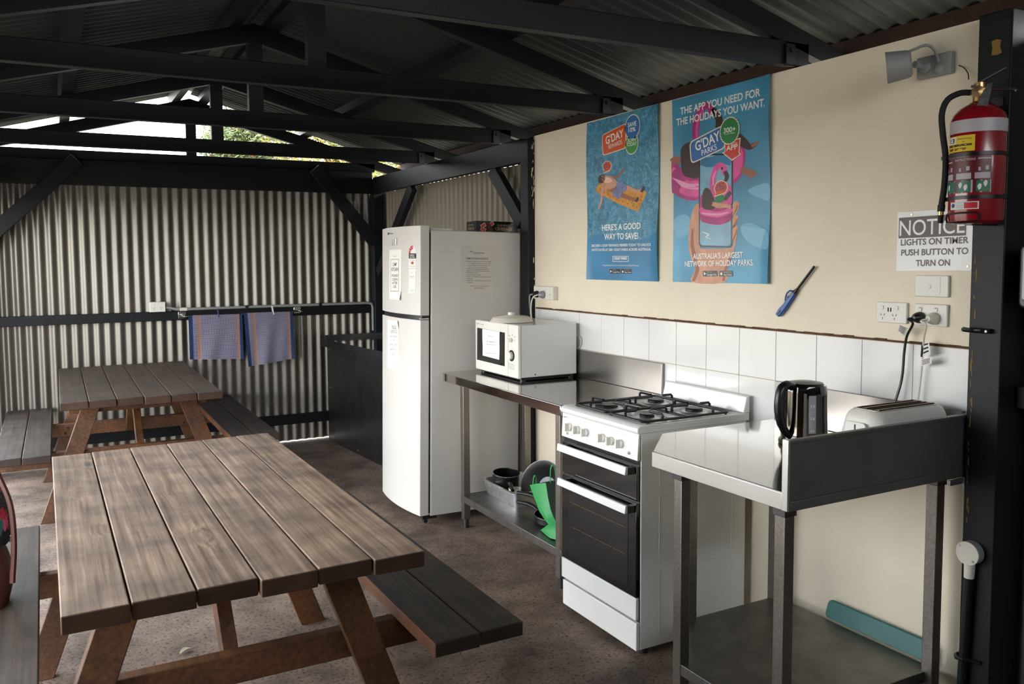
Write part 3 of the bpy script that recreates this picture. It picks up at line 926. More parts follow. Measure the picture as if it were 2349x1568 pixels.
# energy rating label and small card strip stuck on the upper door
g = G()
n = 20
c0, rx_, rz_ = (565, 545), 55, 118
pts = [F6(c0[0]+rx_*math.cos(PI-PI*i/n), c0[1]-rz_*math.sin(PI*i/n)) for i in range(n+1)]
g.poly([cf(FP(*p))+Vector((-0.0006, 0, 0)) for p in pts])
el = obj('energy_label', g, 'paper', d_up, smooth=False)
g = G(); pts = [F6(c0[0]+rx_*math.cos(PI-PI*i/n*.56), c0[1]-rz_*math.sin(PI*i/n*.56)) for i in range(n+1)]
pts += [F6(c0[0]+30*math.cos(PI-PI*i/n*.56), c0[1]-62*math.sin(PI*i/n*.56)) for i in range(n, -1, -1)]
q = [cf(FP(*p))+Vector((-0.0009, 0, 0)) for p in pts]
m_ = n+1
g.raw(q, [(i, i+1, 2*m_-2-i, 2*m_-1-i) for i in range(n)])
obj('red_band', g, 'red_print', el, smooth=False)
g = G()
for (u, v) in ((527, 505), (540, 468), (562, 448)):
    g.poly([cf(FP(*F6(u+6*(1 if k % 2 == 0 else .45)*math.cos(PI/2+k*PI/5), v-11*(1 if k % 2 == 0 else .45)*math.sin(PI/2+k*PI/5))))+Vector((-0.0012, 0, 0)) for k in range(10)])
obj('star', g, 'paper', el, smooth=False)
g = G(); bars(g, FP, F6, 510, 620, 545, 621, (-0.0008, 0, 0), cf)
obj('black_panel', g, 'ink', el, smooth=False)
g = G(); wline(g, FP, F6, 'ENERGY', 528, 600, 580, 560, (-0.0012, 0, 0), 0.02, cf); wline(g, FP, F6, 'RATING', 528, 600, 610, 590, (-0.0012, 0, 0), 0.02, cf)
obj('lettering', g, 'paper', el, smooth=False)
g = G(); bars(g, FP, F6, 508, 620, 621, 815, (-0.0006, 0, 0), cf)
obj('lower_strip', g, 'paper', el, smooth=False)
g = G(); bars(g, FP, F6, 546, 580, 667, 706, (-0.0010, 0, 0), cf)
obj('red_square', g, 'red_print', el, smooth=False)
g = G()
for v in (640, 738, 770): bars(g, FP, F6, 518, 606, v, v+4, (-0.0010, 0, 0), cf)
obj('small_print', g, 'ink_grey', el, smooth=False)
# small visitor card below it
t = fridge_thing('sticker', 'small pale sticker card below the energy label on the upper fridge door', 'sticker', cf(FP(*F6(560, 1140))))
g = quad_on(FP, F6, [(512, 815), (612, 815), (606, 1140), (506, 1140)], conform=cf)
obj('card', g, 'paper', t, smooth=False)
g = G(); wline(g, FP, F6, 'Summerstar', 522, 595, 896, 878, (-0.0013, 0, 0), 0, cf)
for k in range(5):
    a = 0.5+k*0.7
    p = F6(553+3*math.cos(a), 846-8*math.sin(a)); q = F6(553+9*math.cos(a), 846-22*math.sin(a))
    A, B = cf(FP(*p)), cf(FP(*q)); s = Vector((0, .0008, .0004))
    g.poly([A-s+EX*.0013, A+s+EX*.0013, B+s*1.6+EX*.0013, B-s*1.6+EX*.0013])
for v in (908, 1090, 1108): bars(g, FP, F6, 528, 590, v, v+4, (-0.0012, 0, 0), cf)
obj('lettering', g, 'ink_grey', t, smooth=False)

# notice on the upper door
def curl(u, v): return 0.012*max(0, u-.8)*5*max(0, v-.8)*5
t = fridge_thing('paper_notice', 'paper notice CAMP KITCHEN PLEASE CLEAN AFTER USE on the upper fridge door', 'notice', cf(FP(*F6(308, 1243))))
g = quad_on(FP, F6, [(220, 490), (398, 487), (396, 1243), (218, 1225)], 10, 16, conform=cf, bow=curl)
obj('sheet', g, 'paper', t)
OF = (-0.0013, 0, 0)
g = G()
for b_, x0, x1, yb, yt in (('CAMP', 268, 330, 735, 683), ('KITCHEN', 252, 352, 808, 757), ('PLEASE', 255, 347, 893, 857), ('CLEAN', 262, 342, 950, 913), ('AFTER', 262, 342, 1005, 968), ('USE', 276, 324, 1060, 1022)):
    wline(g, FP, F6, b_, x0, x1, yb, yt, OF, 0.012, cf)
wline(g, FP, F6, 'Summerstar', 276, 326, 592, 578, OF, 0, cf)
for (x0, x1, y0, y1) in ((240, 360, 632, 637), (240, 360, 1108, 1114), (239, 242, 635, 1112), (358, 362, 635, 1112)): bars(g, FP, F6, x0, x1, y0, y1, OF, cf)
obj('lettering', g, 'ink', t, smooth=False)
# notice on the lower door
E4 = Z(880, 540, 4.358)
t = fridge_thing('paper_notice', 'paper notice FRIDGE CLEAN OUT on the lower fridge door', 'notice', cf(FP(*E4(100, 1363))))
g = quad_on(FP, E4, [(42, 850), (152, 868), (163, 1363), (42, 1325)], 10, 16, conform=cf, bow=lambda u, v: 0.010*max(0, u-.85)*6*max(0, .18-v)*5)
obj('sheet', g, 'paper', t)
OF = (-0.0013, 0, 0)
g = G()
wline(g, FP, E4, 'FRIDGE', 83, 127, 938, 908, OF, 0.0, cf, 4); bars(g, FP, E4, 83, 127, 941, 943, OF, cf)
wline(g, FP, E4, 'CLEAN OUT', 70, 138, 976, 948, OF, 0.0, cf, 6); bars(g, FP, E4, 70, 138, 983, 985, OF, cf)
obj('heading', g, 'ink', t, smooth=False)
g = G()
for b_, x0, x1, yb, yt in (('EVERY THURSDAY', 66, 138, 1026, 1010), ('11AM', 90, 113, 1058, 1044), ('ITEMS NOT LABELED', 63, 142, 1108, 1088), ('WITH', 95, 112, 1128, 1117), ('DEPARTURE DATE', 68, 140, 1156, 1138), ('WILL BE', 92, 116, 1176, 1165), ('DISCARDED', 81, 127, 1206, 1188)):
    wline(g, FP, E4, b_, x0, x1, yb, yt, OF, 0.0, cf, 4)
bars(g, FP, E4, 65, 142, 1262, 1264, OF, cf)
obj('lettering', g, 'ink_grey', t, smooth=False)
# laminated etiquette sheet on the side
t = fridge_thing('paper_notice', 'laminated sheet CAMP KITCHEN ETIQUETTE on the side of the fridge', 'notice', FS(*F6(1530, 1183)))
OFS = (0, -0.0006, 0)
g = quad_on(FS, F6, [(1282, 410), (1775, 410), (1778, 1183), (1290, 1180)], 6, 8, off=OFS, th=0.0006)
obj('sheet', g, 'paper_grey', t, smooth=False)
OFS = (0, -0.0014, 0)
g = G()
wline(g, FS, F6, 'Summerstar', 1475, 1638, 528, 505, OFS, 0.01)
wline(g, FS, F6, 'Tourist Parks', 1475, 1578, 548, 538, OFS, 0.0)
for k in range(6):
    a = 0.2+k*0.42
    A, B = FS(*F6(1440+8*math.cos(a), 520-8*math.sin(a))), FS(*F6(1440+34*math.cos(a), 520-34*math.sin(a)))
    d = (B-A).cross(Vector((0, 1, 0))).normalized()*.0014; o_ = Vector(OFS)
    if k: g.poly([A-d*.3+o_, A+d*.3+o_, B+d+o_, B-d+o_])
wline(g, FS, F6, 'CAMP KITCHEN ETIQUETTE', 1363, 1692, 612, 592, OFS, 0.02); bars(g, FS, F6, 1363, 1692, 616, 619, OFS)
obj('heading', g, 'ink', t, smooth=False)
g = G()
lines = [('PLEASE KEEP CAMP KITCHEN CLEAN AT ALL TIMES', 1370, 1735, 655), ('It is requested that you clean up area that you', 1400, 1735, 683), ('have used after use and the next guest will', 1400, 1712, 711), ('appreciate as we are sure you would.', 1400, 1672, 739), ('PLEASE COVER FOOD BEFORE MICROWAVING.', 1370, 1704, 768), ('PLEASE DO NOT REMOVE DISHWASHING LIQUID', 1370, 1722, 797), ('FROM CAMP KITCHEN', 1370, 1533, 826), ('NO FISH CLEANING ALLOWED', 1370, 1588, 855), ('NO BAIT TO BE STORED IN CAMP KITCHEN FRIDGE', 1370, 1736, 884), ('OR FREEZER', 1370, 1460, 912), ('PLEASE LABEL ALL FOOD BEING STORED IN FRIDGE', 1370, 1738, 941), ('AND FREEZER', 1370, 1472, 970), ('THANK YOU FOR YOUR CO-OPERATION', 1420, 1702, 1022), ('PARK MANAGEMENT', 1485, 1638, 1052)]
for i, (b_, x0, x1, yb) in enumerate(lines):
    wline(g, FS, F6, b_, x0, x1, yb, yb-12, OFS, 0.012)
    if i in (0, 4, 5, 7, 8, 10): bars(g, FS, F6, 1356, 1361, yb-8, yb-3, OFS)
obj('lettering', g, 'ink', t, smooth=False)

# cribbage box lying on the fridge
bx0, bx1, by0, by1, bz0, bz1 = -0.292, 0.0, 4.56, 4.69, 1.714, 1.783
t = fridge_thing('board_game_box', 'flat black cribbage game box lying on top of the fridge', 'box', ((bx0+bx1)/2, (by0+by1)/2, bz0))
g = G(); g.box(bx0, bx1, by0, by1, bz0, bz1)
obj('carton', g, 'print_black', t, bevel=0.0015)
def cb(u, v): return Vector((bx0+(bx1-bx0)*u, by0-0.0006, bz0+(bz1-bz0)*v))
def cs(u, v): return Vector((bx0-0.0006, by1+(by0-by1)*u, bz0+(bz1-bz0)*v))
g = G()
write(g, 'SOLID WOOD', cb(0.50, 0.57), cb(0.80, 0.57), (0, 0, 0.0125), bold=0.0)
write(g, 'CRIBBAGE', cb(0.455, 0.22), cb(0.87, 0.22), (0, 0, 0.019), bold=0.01)
write(g, 'SOLID WOOD', cs(0.24, 0.60), cs(0.74, 0.60), (0, 0, 0.009)); write(g, 'CRIBBAGE', cs(0.16, 0.24), cs(0.80, 0.24), (0, 0, 0.015))
obj('lettering', g, 'pale_gold', t, smooth=False)
g = G()
for (u, v, a) in ((0.17, 0.60, 0.5), (0.17, 0.25, -0.4), (0.36, 0.75, 0.6)):
    c_ = cb(u, v); ex = Vector((math.cos(a), 0, math.sin(a))); ez = Vector((-math.sin(a), 0, math.cos(a)))
    g.poly([c_+ex*x*0.018+ez*z*0.012+Vector((0, -.0003, 0)) for x, z in ((-1, -1), (1, -1), (1, 1), (-1, 1))])
obj('printed_card', g, 'print_white', t, smooth=False)
g = G()
for (u, v, a) in ((0.17, 0.60, 0.5), (0.17, 0.25, -0.4), (0.36, 0.75, 0.6)):
    c_ = cb(u, v); ex = Vector((math.cos(a), 0, math.sin(a))); ez = Vector((-math.sin(a), 0, math.cos(a)))
    g.poly([c_+ex*x*0.015+ez*z*0.009+Vector((0, -.0006, 0)) for x, z in ((-1, -1), (1, -1), (1, 1), (-1, 1))])
obj('card_back', g, 'print_red', t, smooth=False)
g = G(); g.poly([cb(0.21, 0.95)+Vector((0, -.0009, 0)), cb(0.30, 0.95)+Vector((0, -.0009, 0)), cb(0.43, 0.05)+Vector((0, -.0009, 0)), cb(0.30, 0.05)+Vector((0, -.0009, 0))])
obj('printed_board', g, 'leg_wood', t, smooth=False)

# ================================================================== SINK BENCH in the dark corner
t = thing('sink_bench', 'dark stainless steel sink bench in the corner behind the fridge', 'bench', (-0.25, 6.2, 0))
ya, yb_ = 5.12, 6.985
def fx(y, off=0.0): return -0.536+(7.0-y)*0.0705+off
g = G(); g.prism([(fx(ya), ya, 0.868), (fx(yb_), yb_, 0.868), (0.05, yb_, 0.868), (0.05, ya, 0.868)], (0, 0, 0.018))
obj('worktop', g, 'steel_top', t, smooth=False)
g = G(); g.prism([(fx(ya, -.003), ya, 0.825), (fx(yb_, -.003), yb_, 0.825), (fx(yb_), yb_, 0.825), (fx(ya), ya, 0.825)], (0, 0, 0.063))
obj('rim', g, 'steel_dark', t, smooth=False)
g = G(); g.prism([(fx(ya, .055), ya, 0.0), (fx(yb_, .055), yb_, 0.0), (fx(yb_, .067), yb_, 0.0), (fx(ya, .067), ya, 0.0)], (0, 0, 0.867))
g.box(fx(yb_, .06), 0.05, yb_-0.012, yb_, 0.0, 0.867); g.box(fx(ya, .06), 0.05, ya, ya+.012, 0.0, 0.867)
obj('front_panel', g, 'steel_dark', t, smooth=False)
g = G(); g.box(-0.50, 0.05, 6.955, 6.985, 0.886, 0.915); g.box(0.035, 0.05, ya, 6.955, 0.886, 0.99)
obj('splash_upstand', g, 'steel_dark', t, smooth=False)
g = G()
for (y, z) in ((6.93, 0.79), (6.92, 0.47), (6.90, 0.16), (6.86, 0.045), (6.35, 0.03)):
    x = fx(y, .055); g.cyl((x+.001, y, z), (x-0.004, y, z), 0.006, n=8)
obj('screw', g, 'chrome', t)
# ================================================================== BENCH UNDER THE MICROWAVE
t = thing('steel_bench', 'stainless steel bench carrying the microwave, shelf of pans below', 'bench', (-0.3, 3.73, 0), group='stainless steel benches')
BX, BY0, BY1, BZ = -0.592, 3.098, 4.368, 0.905
g = G(); g.prism([(BX, BY0, BZ-0.048), (BX, BY1-0.02, BZ-0.048), (BX+0.02, BY1, BZ-0.048), (-0.05, BY1, BZ-0.048), (-0.05, 4.296, BZ-0.048), (-0.012, 4.296, BZ-0.048), (-0.012, BY0, BZ-0.048)], (0, 0, 0.048))
obj('worktop', g, 'steel_top', t, bevel=0.003)
g = G(); g.box(-0.024, -0.011, BY0, 4.296, BZ+0.0005, 1.055)
obj('splashback', g, 'steel', t, bevel=0.002)
for (x, y) in ((-0.483, 4.285), (-0.483, 3.262), (-0.075, 4.285), (-0.075, 3.262)):
    g = G(); g.box(x-0.02, x+0.02, y-0.02, y+0.02, 0.05, BZ-0.049)
    o = obj('leg', g, 'steel_dull', t, bevel=0.002)
    g = G(); g.cyl((x, y, 0.0), (x, y, 0.052), 0.017, n=12)
    obj('foot', g, 'steel_dark', o)
g = G(); g.box(-0.502, -0.05, 3.235, 4.312, 0.150, 0.190)
obj('shelf', g, 'steel_shelf', t, bevel=0.002)

# microwave
mw_t = t = thing('microwave', 'white microwave oven with a paper taped to its door', 'microwave', (-0.22, 4.04, BZ))
g = G(); g.box(-0.385, -0.036, 3.802, 4.300, 0.925, 1.203)
obj('casing', g, 'white_enamel', t, bevel=0.004)
MX = -0.405
g = G(); g.box(-0.375, -0.05, 3.815, 4.285, BZ+0.004, 0.926)  # black fill standing in for the shadow gap under the casing
obj('base_shadow_fill', g, 'black_plastic', t, smooth=False)
g = G(); g.prism([(MX, 3.803, 0.922), (MX, 4.297, 0.922), (-0.386, 4.305, 0.920), (-0.386, 3.798, 0.920)], (0, 0, 0.284))
fp = obj('fascia', g, 'white_plastic', t, bevel=0.006, seg=3)
for (x, y) in ((-0.36, 3.83), (-0.36, 4.27), (-0.06, 3.83), (-0.06, 4.27)):
    g = G(); g.cyl((x, y, BZ+0.0005), (x, y, 0.926), 0.016, n=12)
    obj('foot', g, 'black_plastic', t)
M3 = Z(860, 480, 3.733)
def MP(px, py): return at(px, py, 'x', MX)
def mq(c, off, r=0.0, n=4):
    pts = [MP(*M3(*p))+Vector((off, 0, 0)) for p in c]
    return rpoly(pts, r, n) if r else pts
g = G(); g.prism(mq([(878, 1012), (1113, 1055), (1112, 1343), (876, 1285)], 0.0), (-0.0015, 0, 0))
wf = obj('window', g, 'black_gloss', fp, smooth=False)
g = G(); g.prism(mq([(893, 1038), (1102, 1076), (1101, 1318), (891, 1264)], -0.0016, 0.004), (-0.0006, 0, 0))
obj('window_mesh', g, 'black_plastic', wf, smooth=False)
g = G(); g.box(MX-0.0005, MX+0.003, 3.9075, 3.9095, 0.924, 1.204)
obj('door_gap', g, 'ink_grey', fp, smooth=False)
p = MP(*M3(1172, 1118)); g = G(); g.lathe([(0.0, 0), (0.0115, 0), (0.0115, 0.004), (0.0105, 0.012), (0.0, 0.013)], p, (-1, 0, 0), 20); g.box(p.x-0.018, p.x-0.010, p.y-0.0025, p.y+0.0025, p.z-0.010, p.z+0.010)
obj('power_knob', g, 'white_plastic', t, bevel=0.001)
p = MP(*M3(1172, 1252)); g = G(); g.lathe([(0.0, 0), (0.030, 0), (0.030, 0.0035), (0.0, 0.0035)], p, (-1, 0, 0), 32)
obj('timer_ring', g, 'black_plastic', t)
g = G(); g.lathe([(0.0, 0.003), (0.0205, 0.003), (0.0195, 0.018), (0.016, 0.021), (0.0, 0.021)], p, (-1, 0, 0), 28)
obj('timer_knob', g, 'white_plastic', t)
g = G()
def mtext(b_, x0, x1, yb, yt, sl=0.0, bold=0.0, off=-0.0006):
    a, b = MP(*M3(x0, yb)), MP(*M3(x1, yb+sl)); c_ = MP(*M3(x0, yt)); write(g, b_, a, b, (0, 0, c_.z-a.z), (off, 0, 0), bold)
mtext('SHARP', 869, 896, 979, 971, 4, 0.02); mtext('Carousel', 903, 932, 986, 976, 4)
for (u, v, w, h) in ((1146, 1077, 12, 5), (1174, 1070, 6, 10), (1188, 1088, 18, 3), (1190, 1120, 12, 3), (1152, 1084, 4, 6)): g.poly(mq([(u, v), (u+w, v+2), (u+w, v+h+2), (u, v+h)], -0.0006))
for k in range(9): a = PI*(0.15+k*0.09); g.poly([p+Vector((-.0006, -(0.033+dr)*math.cos(a+da), (0.033+dr)*math.sin(a+da))) for da, dr in ((-.02, 0), (.02, 0), (.02, .003), (-.02, .003))])
for k in range(7): g.poly(mq([(1140, 1312+k*8), (1196, 1328+k*8), (1196, 1330+k*8), (1140, 1314+k*8)], -0.0006))
obj('printing', g, 'ink_grey', fp, smooth=False)
g = G(); g.cyl((-0.30, 3.8005, 0.938), (-0.30, 3.803, 0.938), 0.004, n=8)
obj('screw', g, 'black_plastic', t)
g = G(); g.tube([(-0.036, 3.86, 1.03), (-0.018, 3.825, 1.055), (-0.014, 3.79, 1.09), (-0.018, 3.80, 1.125), (-0.026, 3.85, 1.13)], 0.0035, 6, smooth=5)
obj('power_cord', g, 'warm_plastic', t)
# paper on the microwave door
c4 = [(925, 1022), (1072, 1048), (1070, 1287), (928, 1250)]
P = mq(c4, -0.0026)
t = thing('paper_notice', 'white paper note taped on the microwave window', 'notice', MP(*M3(1000, 1268))+Vector((-0.003, 0, 0)))
def f(u, v):
    q = (P[0]*(1-u)+P[1]*u)*(1-v)+(P[3]*(1-u)+P[2]*u)*v
    return q+Vector((-0.0005*(1+math.sin(5*u+2*v)), 0.0015*math.sin(7*v), 0))
g = G(); g.sheet(f, 10, 12, (-0.0003, 0, 0))
obj('sheet', g, 'paper', t)
g = G()
for b_, x0, x1, yb, yt in (('Please cover', 972, 1022, 1086, 1078), ('Please CLEAN microwave', 962, 1038, 1134, 1124), ('after use at all times', 960, 1038, 1158, 1149), ('Thank you for your understanding', 950, 1042, 1230, 1222)): mtext(b_, x0, x1, yb, yt, 6, 0, -0.0042)
obj('lettering', g, 'ink_grey', t, smooth=False)
# plate cover lying on the microwave
c0 = (-0.300, 4.055, 1.2045)
t = thing('plate_cover', 'round white ribbed plastic plate cover lying on the microwave', 'plate cover', c0)
prof = [(0.118, 0.0), (0.121, 0.003), (0.105, 0.024), (0.098, 0.028)]
for k in range(6): prof += [(0.090-k*0.011, 0.0295+k*0.0012), (0.087-k*0.011, 0.032+k*0.0012), (0.083-k*0.011, 0.0298+k*0.0012)]
prof += [(0.022, 0.038), (0.0, 0.038)]
g = G(); g.lathe(prof, c0, (0, 0, 1), 48)
obj('dome', g, 'warm_plastic', t)
g = G(); g.lathe([(0.0, 0.037), (0.020, 0.037), (0.021, 0.045), (0.019, 0.054), (0.0, 0.055)], c0, (0, 0, 1), 16)
obj('knob', g, 'white_plastic', t, bevel=0.002)

# ---------------------------------------------------------------- pans on the lower shelf
SZ = 0.1905
t = thing('baking_tray', 'deep aluminium roasting tray on the shelf, saucepan standing in it', 'tray', (-0.23, 4.10, SZ))
def trayring(x0, x1, y0, y1, z, r=0.03): return [Vector((x, y, z)) for x, y in rrect(x0, x1, y0, y1, r, 5)]
g = G()
g.ring([trayring(-.358, -.085, 3.915, 4.275, SZ), trayring(-.372, -.072, 3.90, 4.29, SZ+0.082), trayring(-.385, -.06, 3.887, 4.303, SZ+0.084), trayring(-.385, -.06, 3.887, 4.303, SZ+0.0865), trayring(-.370, -.074, 3.902, 4.288, SZ+0.0865), trayring(-.355, -.088, 3.918, 4.272, SZ+0.004)])
obj('pan', g, 'aluminium', t)
def saucepan(name, label, c, r, h, hdir, hl, tilt=(0, 0, 1), mo='black_plastic', mi='black_plastic', rim='chrome'):
    c = Vector(c); ax = Vector(tilt).normalized()
    t = thing(name, label, 'pan', c)
    g = G(); g.lathe([(0.0, 0), (r*.88, 0), (r, 0.012), (r, h), (r-.0025, h), (r-.004, 0.010), (0.0, 0.006)], c, ax, 36)
    obj('body', g, mo, t)
    g = G(); g.lathe([(r-.002, h-.001), (r+.0025, h-.001), (r+.0025, h+.002), (r-.002, h+.002), (r-.002, h-.001)], c, ax, 36, closed=True)
    obj('rim', g, rim, t)
    hd = Vector(hdir); hd = (hd-ax*hd.dot(ax)).normalized()
    p = c+ax*(h*.72)+hd*(r-0.002)
    g = G(); g.tube([p, p+hd*0.03+ax*0.008, p+hd*hl*0.5+ax*0.022, p+hd*hl+ax*0.018], [0.008, 0.009, 0.012, 0.012, 0.010], 10, smooth=5)
    obj('handle', g, 'black_plastic', t)
    return t
saucepan('saucepan', 'black saucepan with a steel rim standing in the roasting tray', (-0.283, 4.175, SZ+0.012), 0.078, 0.122, (-0.35, -1, 0), 0.15, (0.0, -0.12, 1))
# steel bowl-like pan leaning in the tray
g_c = Vector((-0.165, 3.965, SZ+0.105))
t = thing('wok', 'wide grey steel pan leaning upright behind the green bag', 'pan', g_c)
ax = Vector((-0.80, -0.42, 0.45)).normalized()
g = G(); g.lathe([(0.0, -0.075), (0.055, -0.074), (0.100, -0.030), (0.130, 0.0), (0.132, 0.003), (0.127, 0.002), (0.097, -0.026), (0.052, -0.069), (0.0, -0.070)], g_c, ax, 44)
obj('body', g, 'steel_dark', t)
# pale mug / container in the tray
t = thing('measuring_jug', 'small white container between the saucepan and the leaning pan', 'container', (-0.345, 3.985, SZ+0.006))
g = G(); g.lathe([(0.0, 0), (0.026, 0), (0.034, 0.075), (0.036, 0.085), (0.033, 0.085), (0.025, 0.004), (0.0, 0.004)], (-0.325, 3.985, SZ+0.006), (0, 0, 1), 24)
obj('body', g, 'white_plastic', t)
saucepan('frying_pan', 'black frying pan lying nearest the shelf edge, handle to the left', (-0.285, 3.60, SZ+0.0005), 0.125, 0.042, (-0.30, 1.0, 0), 0.17)
saucepan('frying_pan', 'upper black frying pan stacked on the other, handle to the left', (-0.255, 3.60, SZ+0.050), 0.118, 0.040, (-0.38, 1.0, 0), 0.19)

# green shopping bag
t = thing('shopping_bag', 'bright green reusable shopping bag slumped on the bench shelf', 'bag', (-0.40, 3.47, SZ))
def ax_(px, py, x): return at(px, py, 'x', x)
secs = [((1215, 1112), (1252, 1107), -0.405), ((1226, 1143), (1257, 1140), -0.41), ((1237, 1172), (1263, 1168), -0.415), ((1252, 1195), (1270, 1186), -0.42), ((1258, 1202), (1279, 1204), -0.43), ((1240, 1215), (1284, 1213), -0.445), ((1252, 1232), (1284, 1226), -0.452), ((1262, 1244), (1276, 1240), -0.460)]
R = []
for i, (a, b, x) in enumerate(secs):
    A, B = ax_(*a, x), ax_(*b, x+0.015)
    A.z = max(A.z, SZ+0.003); B.z = max(B.z, SZ+0.003)
    Cc = B+Vector((0.13, 0.02, 0.0)); D = A+Vector((0.15, 0.02, 0.0))
    cr = 0.006*math.sin(i*2.1)
    Mi = (A+B)/2+Vector((-0.012+cr, 0, 0.003))
    R.append([A, Mi, B, Cc, (Cc+D)/2, D])
vs = [p for r_ in R for p in r_]
gs, gd = G(), G()
fs_b = []; fs_d = []
for k in range(len(R)-1):
    for i in range(6):
        j = (i+1) % 6; q = (k*6+i, k*6+j, (k+1)*6+j, (k+1)*6+i)
        (fs_b if i in (0, 1) else fs_d).append(q)
m_ = (len(R)-1)*6
fs_b.append(tuple(range(m_, m_+6)))
gs.raw(vs, fs_b); gd.raw(vs, fs_d)
def clean(g):
    used = sorted({i for f_ in g.f for i in f_}); mp = {o: n for n, o in enumerate(used)}
    g.v = [g.v[i] for i in used]; g.f = [tuple(mp[i] for i in f_) for f_ in g.f]
clean(gs); clean(gd)
obj('gusset', gs, 'green_bag', t)
obj('front_panel', gd, 'dark_green_bag', t)
for (a, b, c_, x) in (((1222, 1111), (1224, 1094), (1230, 1110), -0.405), ((1262, 1108), (1263, 1074), (1276, 1100), -0.36)):
    g = G(); A, B_, C_ = ax_(*a, x), ax_(*b, x), ax_(*c_, x+.01)
    pts = spline([A, B_, B_+(C_-A)*0.5+Vector((0, 0, .004)), C_], 5)
    n_ = len(pts)
    w = Vector((0.004, 0.010, 0))
    vs = [p+w for p in pts]+[p-w for p in pts]+[p+w+Vector((.002, 0, .001)) for p in pts]+[p-w+Vector((.002, 0, .001)) for p in pts]
    fs = []
    for i in range(n_-1): fs += [(i, i+1, n_+i+1, n_+i), (2*n_+i+1, 2*n_+i, 3*n_+i, 3*n_+i+1), (i+1, i, 2*n_+i, 2*n_+i+1), (n_+i, n_+i+1, 3*n_+i+1, 3*n_+i)]
    g.raw(vs, fs)
    obj('bag_handle', g, 'green_bag', t)
# ================================================================== STOVE
t = thing('gas_stove', 'white upright gas stove with black oven door and four burners', 'stove', (-0.31, 2.80, 0))
SX, SY0, SY1 = -0.588, 2.531, 3.068
g = G(); g.box(SX, -0.045, SY0, SY1, 0.027, 0.880)
obj('body', g, 'white_enamel', t, bevel=0.003)
# pressed panel lines on the visible side
g = G()
for x0, x1, z0, z1 in ((-0.50, -0.12, 0.66, 0.84), (-0.50, -0.12, 0.36, 0.63), (-0.50, -0.12, 0.07, 0.33)):
    P = [Vector((x, SY0-0.0005, z)) for x, z in rrect(x0, x1, z0, z1, 0.012, 4)]
    Q = [Vector((x, SY0-0.0005, z)) for x, z in rrect(x0+.003, x1-.003, z0+.003, z1-.003, 0.010, 4)]
    g.ring([P, [p+Vector((0, -.0015, 0)) for p in P], [p+Vector((0, -.0015, 0)) for p in Q], Q], caps=False)
obj('side_panel_rib', g, 'white_enamel', t)
for (x, y) in ((-0.55, 2.56), (-0.55, 3.04), (-0.09, 2.56), (-0.09, 3.04)):
    g = G(); g.cyl((x, y, 0), (x, y, 0.03), 0.016, n=12)
    obj('foot', g, 'black_rubber', t)
# dark recessed front behind the doors
g = G(); g.box(SX-0.004, SX+0.001, SY0+0.004, SY1-0.004, 0.03, 0.876)
obj('front_recess', g, 'black_plastic', t, smooth=False)
# hob: pressed top with rounded front lip
HZ = 0.912
g = G()
prof = [(-0.598, 0.8805), (-0.606, 0.884), (-0.610, 0.892), (-0.608, 0.902), (-0.600, 0.909), (-0.588, HZ), (-0.555, HZ-0.001), (-0.548, HZ-0.007), (-0.105, HZ-0.007), (-0.098, HZ), (-0.035, HZ), (-0.035, 0.8805)]
g.prism([(x, SY0-0.004, z) for x, z in prof], (0, SY1-SY0+0.008, 0))
hob = obj('hob', g, 'white_enamel', t, bevel=0.003)
for s in (SY0-0.004, SY1-0.022):
    g = G(); g.box(-0.57, -0.09, s, s+0.026, HZ-0.008, HZ)
    obj('hob_edge', g, 'white_enamel', hob, bevel=0.004, seg=3)
g = G(); g.box(-0.0975+.02, -0.0975+.024, SY0+.06, SY1-.06, HZ, HZ+.0006)
for k in range(4): g.box(-0.092+.009*k, -0.0885+.009*k, SY0+.06, SY1-.06, HZ-.0001, HZ+.0006)
obj('vent_slots', g, 'ink_grey', hob, smooth=False)
g = G(); g.prism([(-0.062, SY0+.0, HZ), (-0.045, SY0, 0.980), (-0.030, SY0, 0.983), (-0.028, SY0, HZ)], (0, SY1-SY0-0.02, 0))
obj('splash_rail', g, 'white_enamel', t, bevel=0.004)
# burners
D4 = Z(1260, 880, 7.842)
for (y, x, r) in ((2.935, -0.46, 0.050), (2.925, -0.20, 0.036), (2.665, -0.455, 0.030), (2.675, -0.20, 0.036)):
    g = G(); g.lathe([(0, 0), (r+.022, 0), (r+.016, 0.006), (r, 0.008), (0, 0.008)], (x, y, HZ-.0065), (0, 0, 1), 32)
    b = obj('burner', g, 'aluminium', t)
    g = G(); g.lathe([(0, 0.008), (r, 0.008), (r, 0.017), (r-.004, 0.021), (0, 0.021)], (x, y, HZ-.0065), (0, 0, 1), 32)
    obj('burner_cap', g, 'black_iron', b)
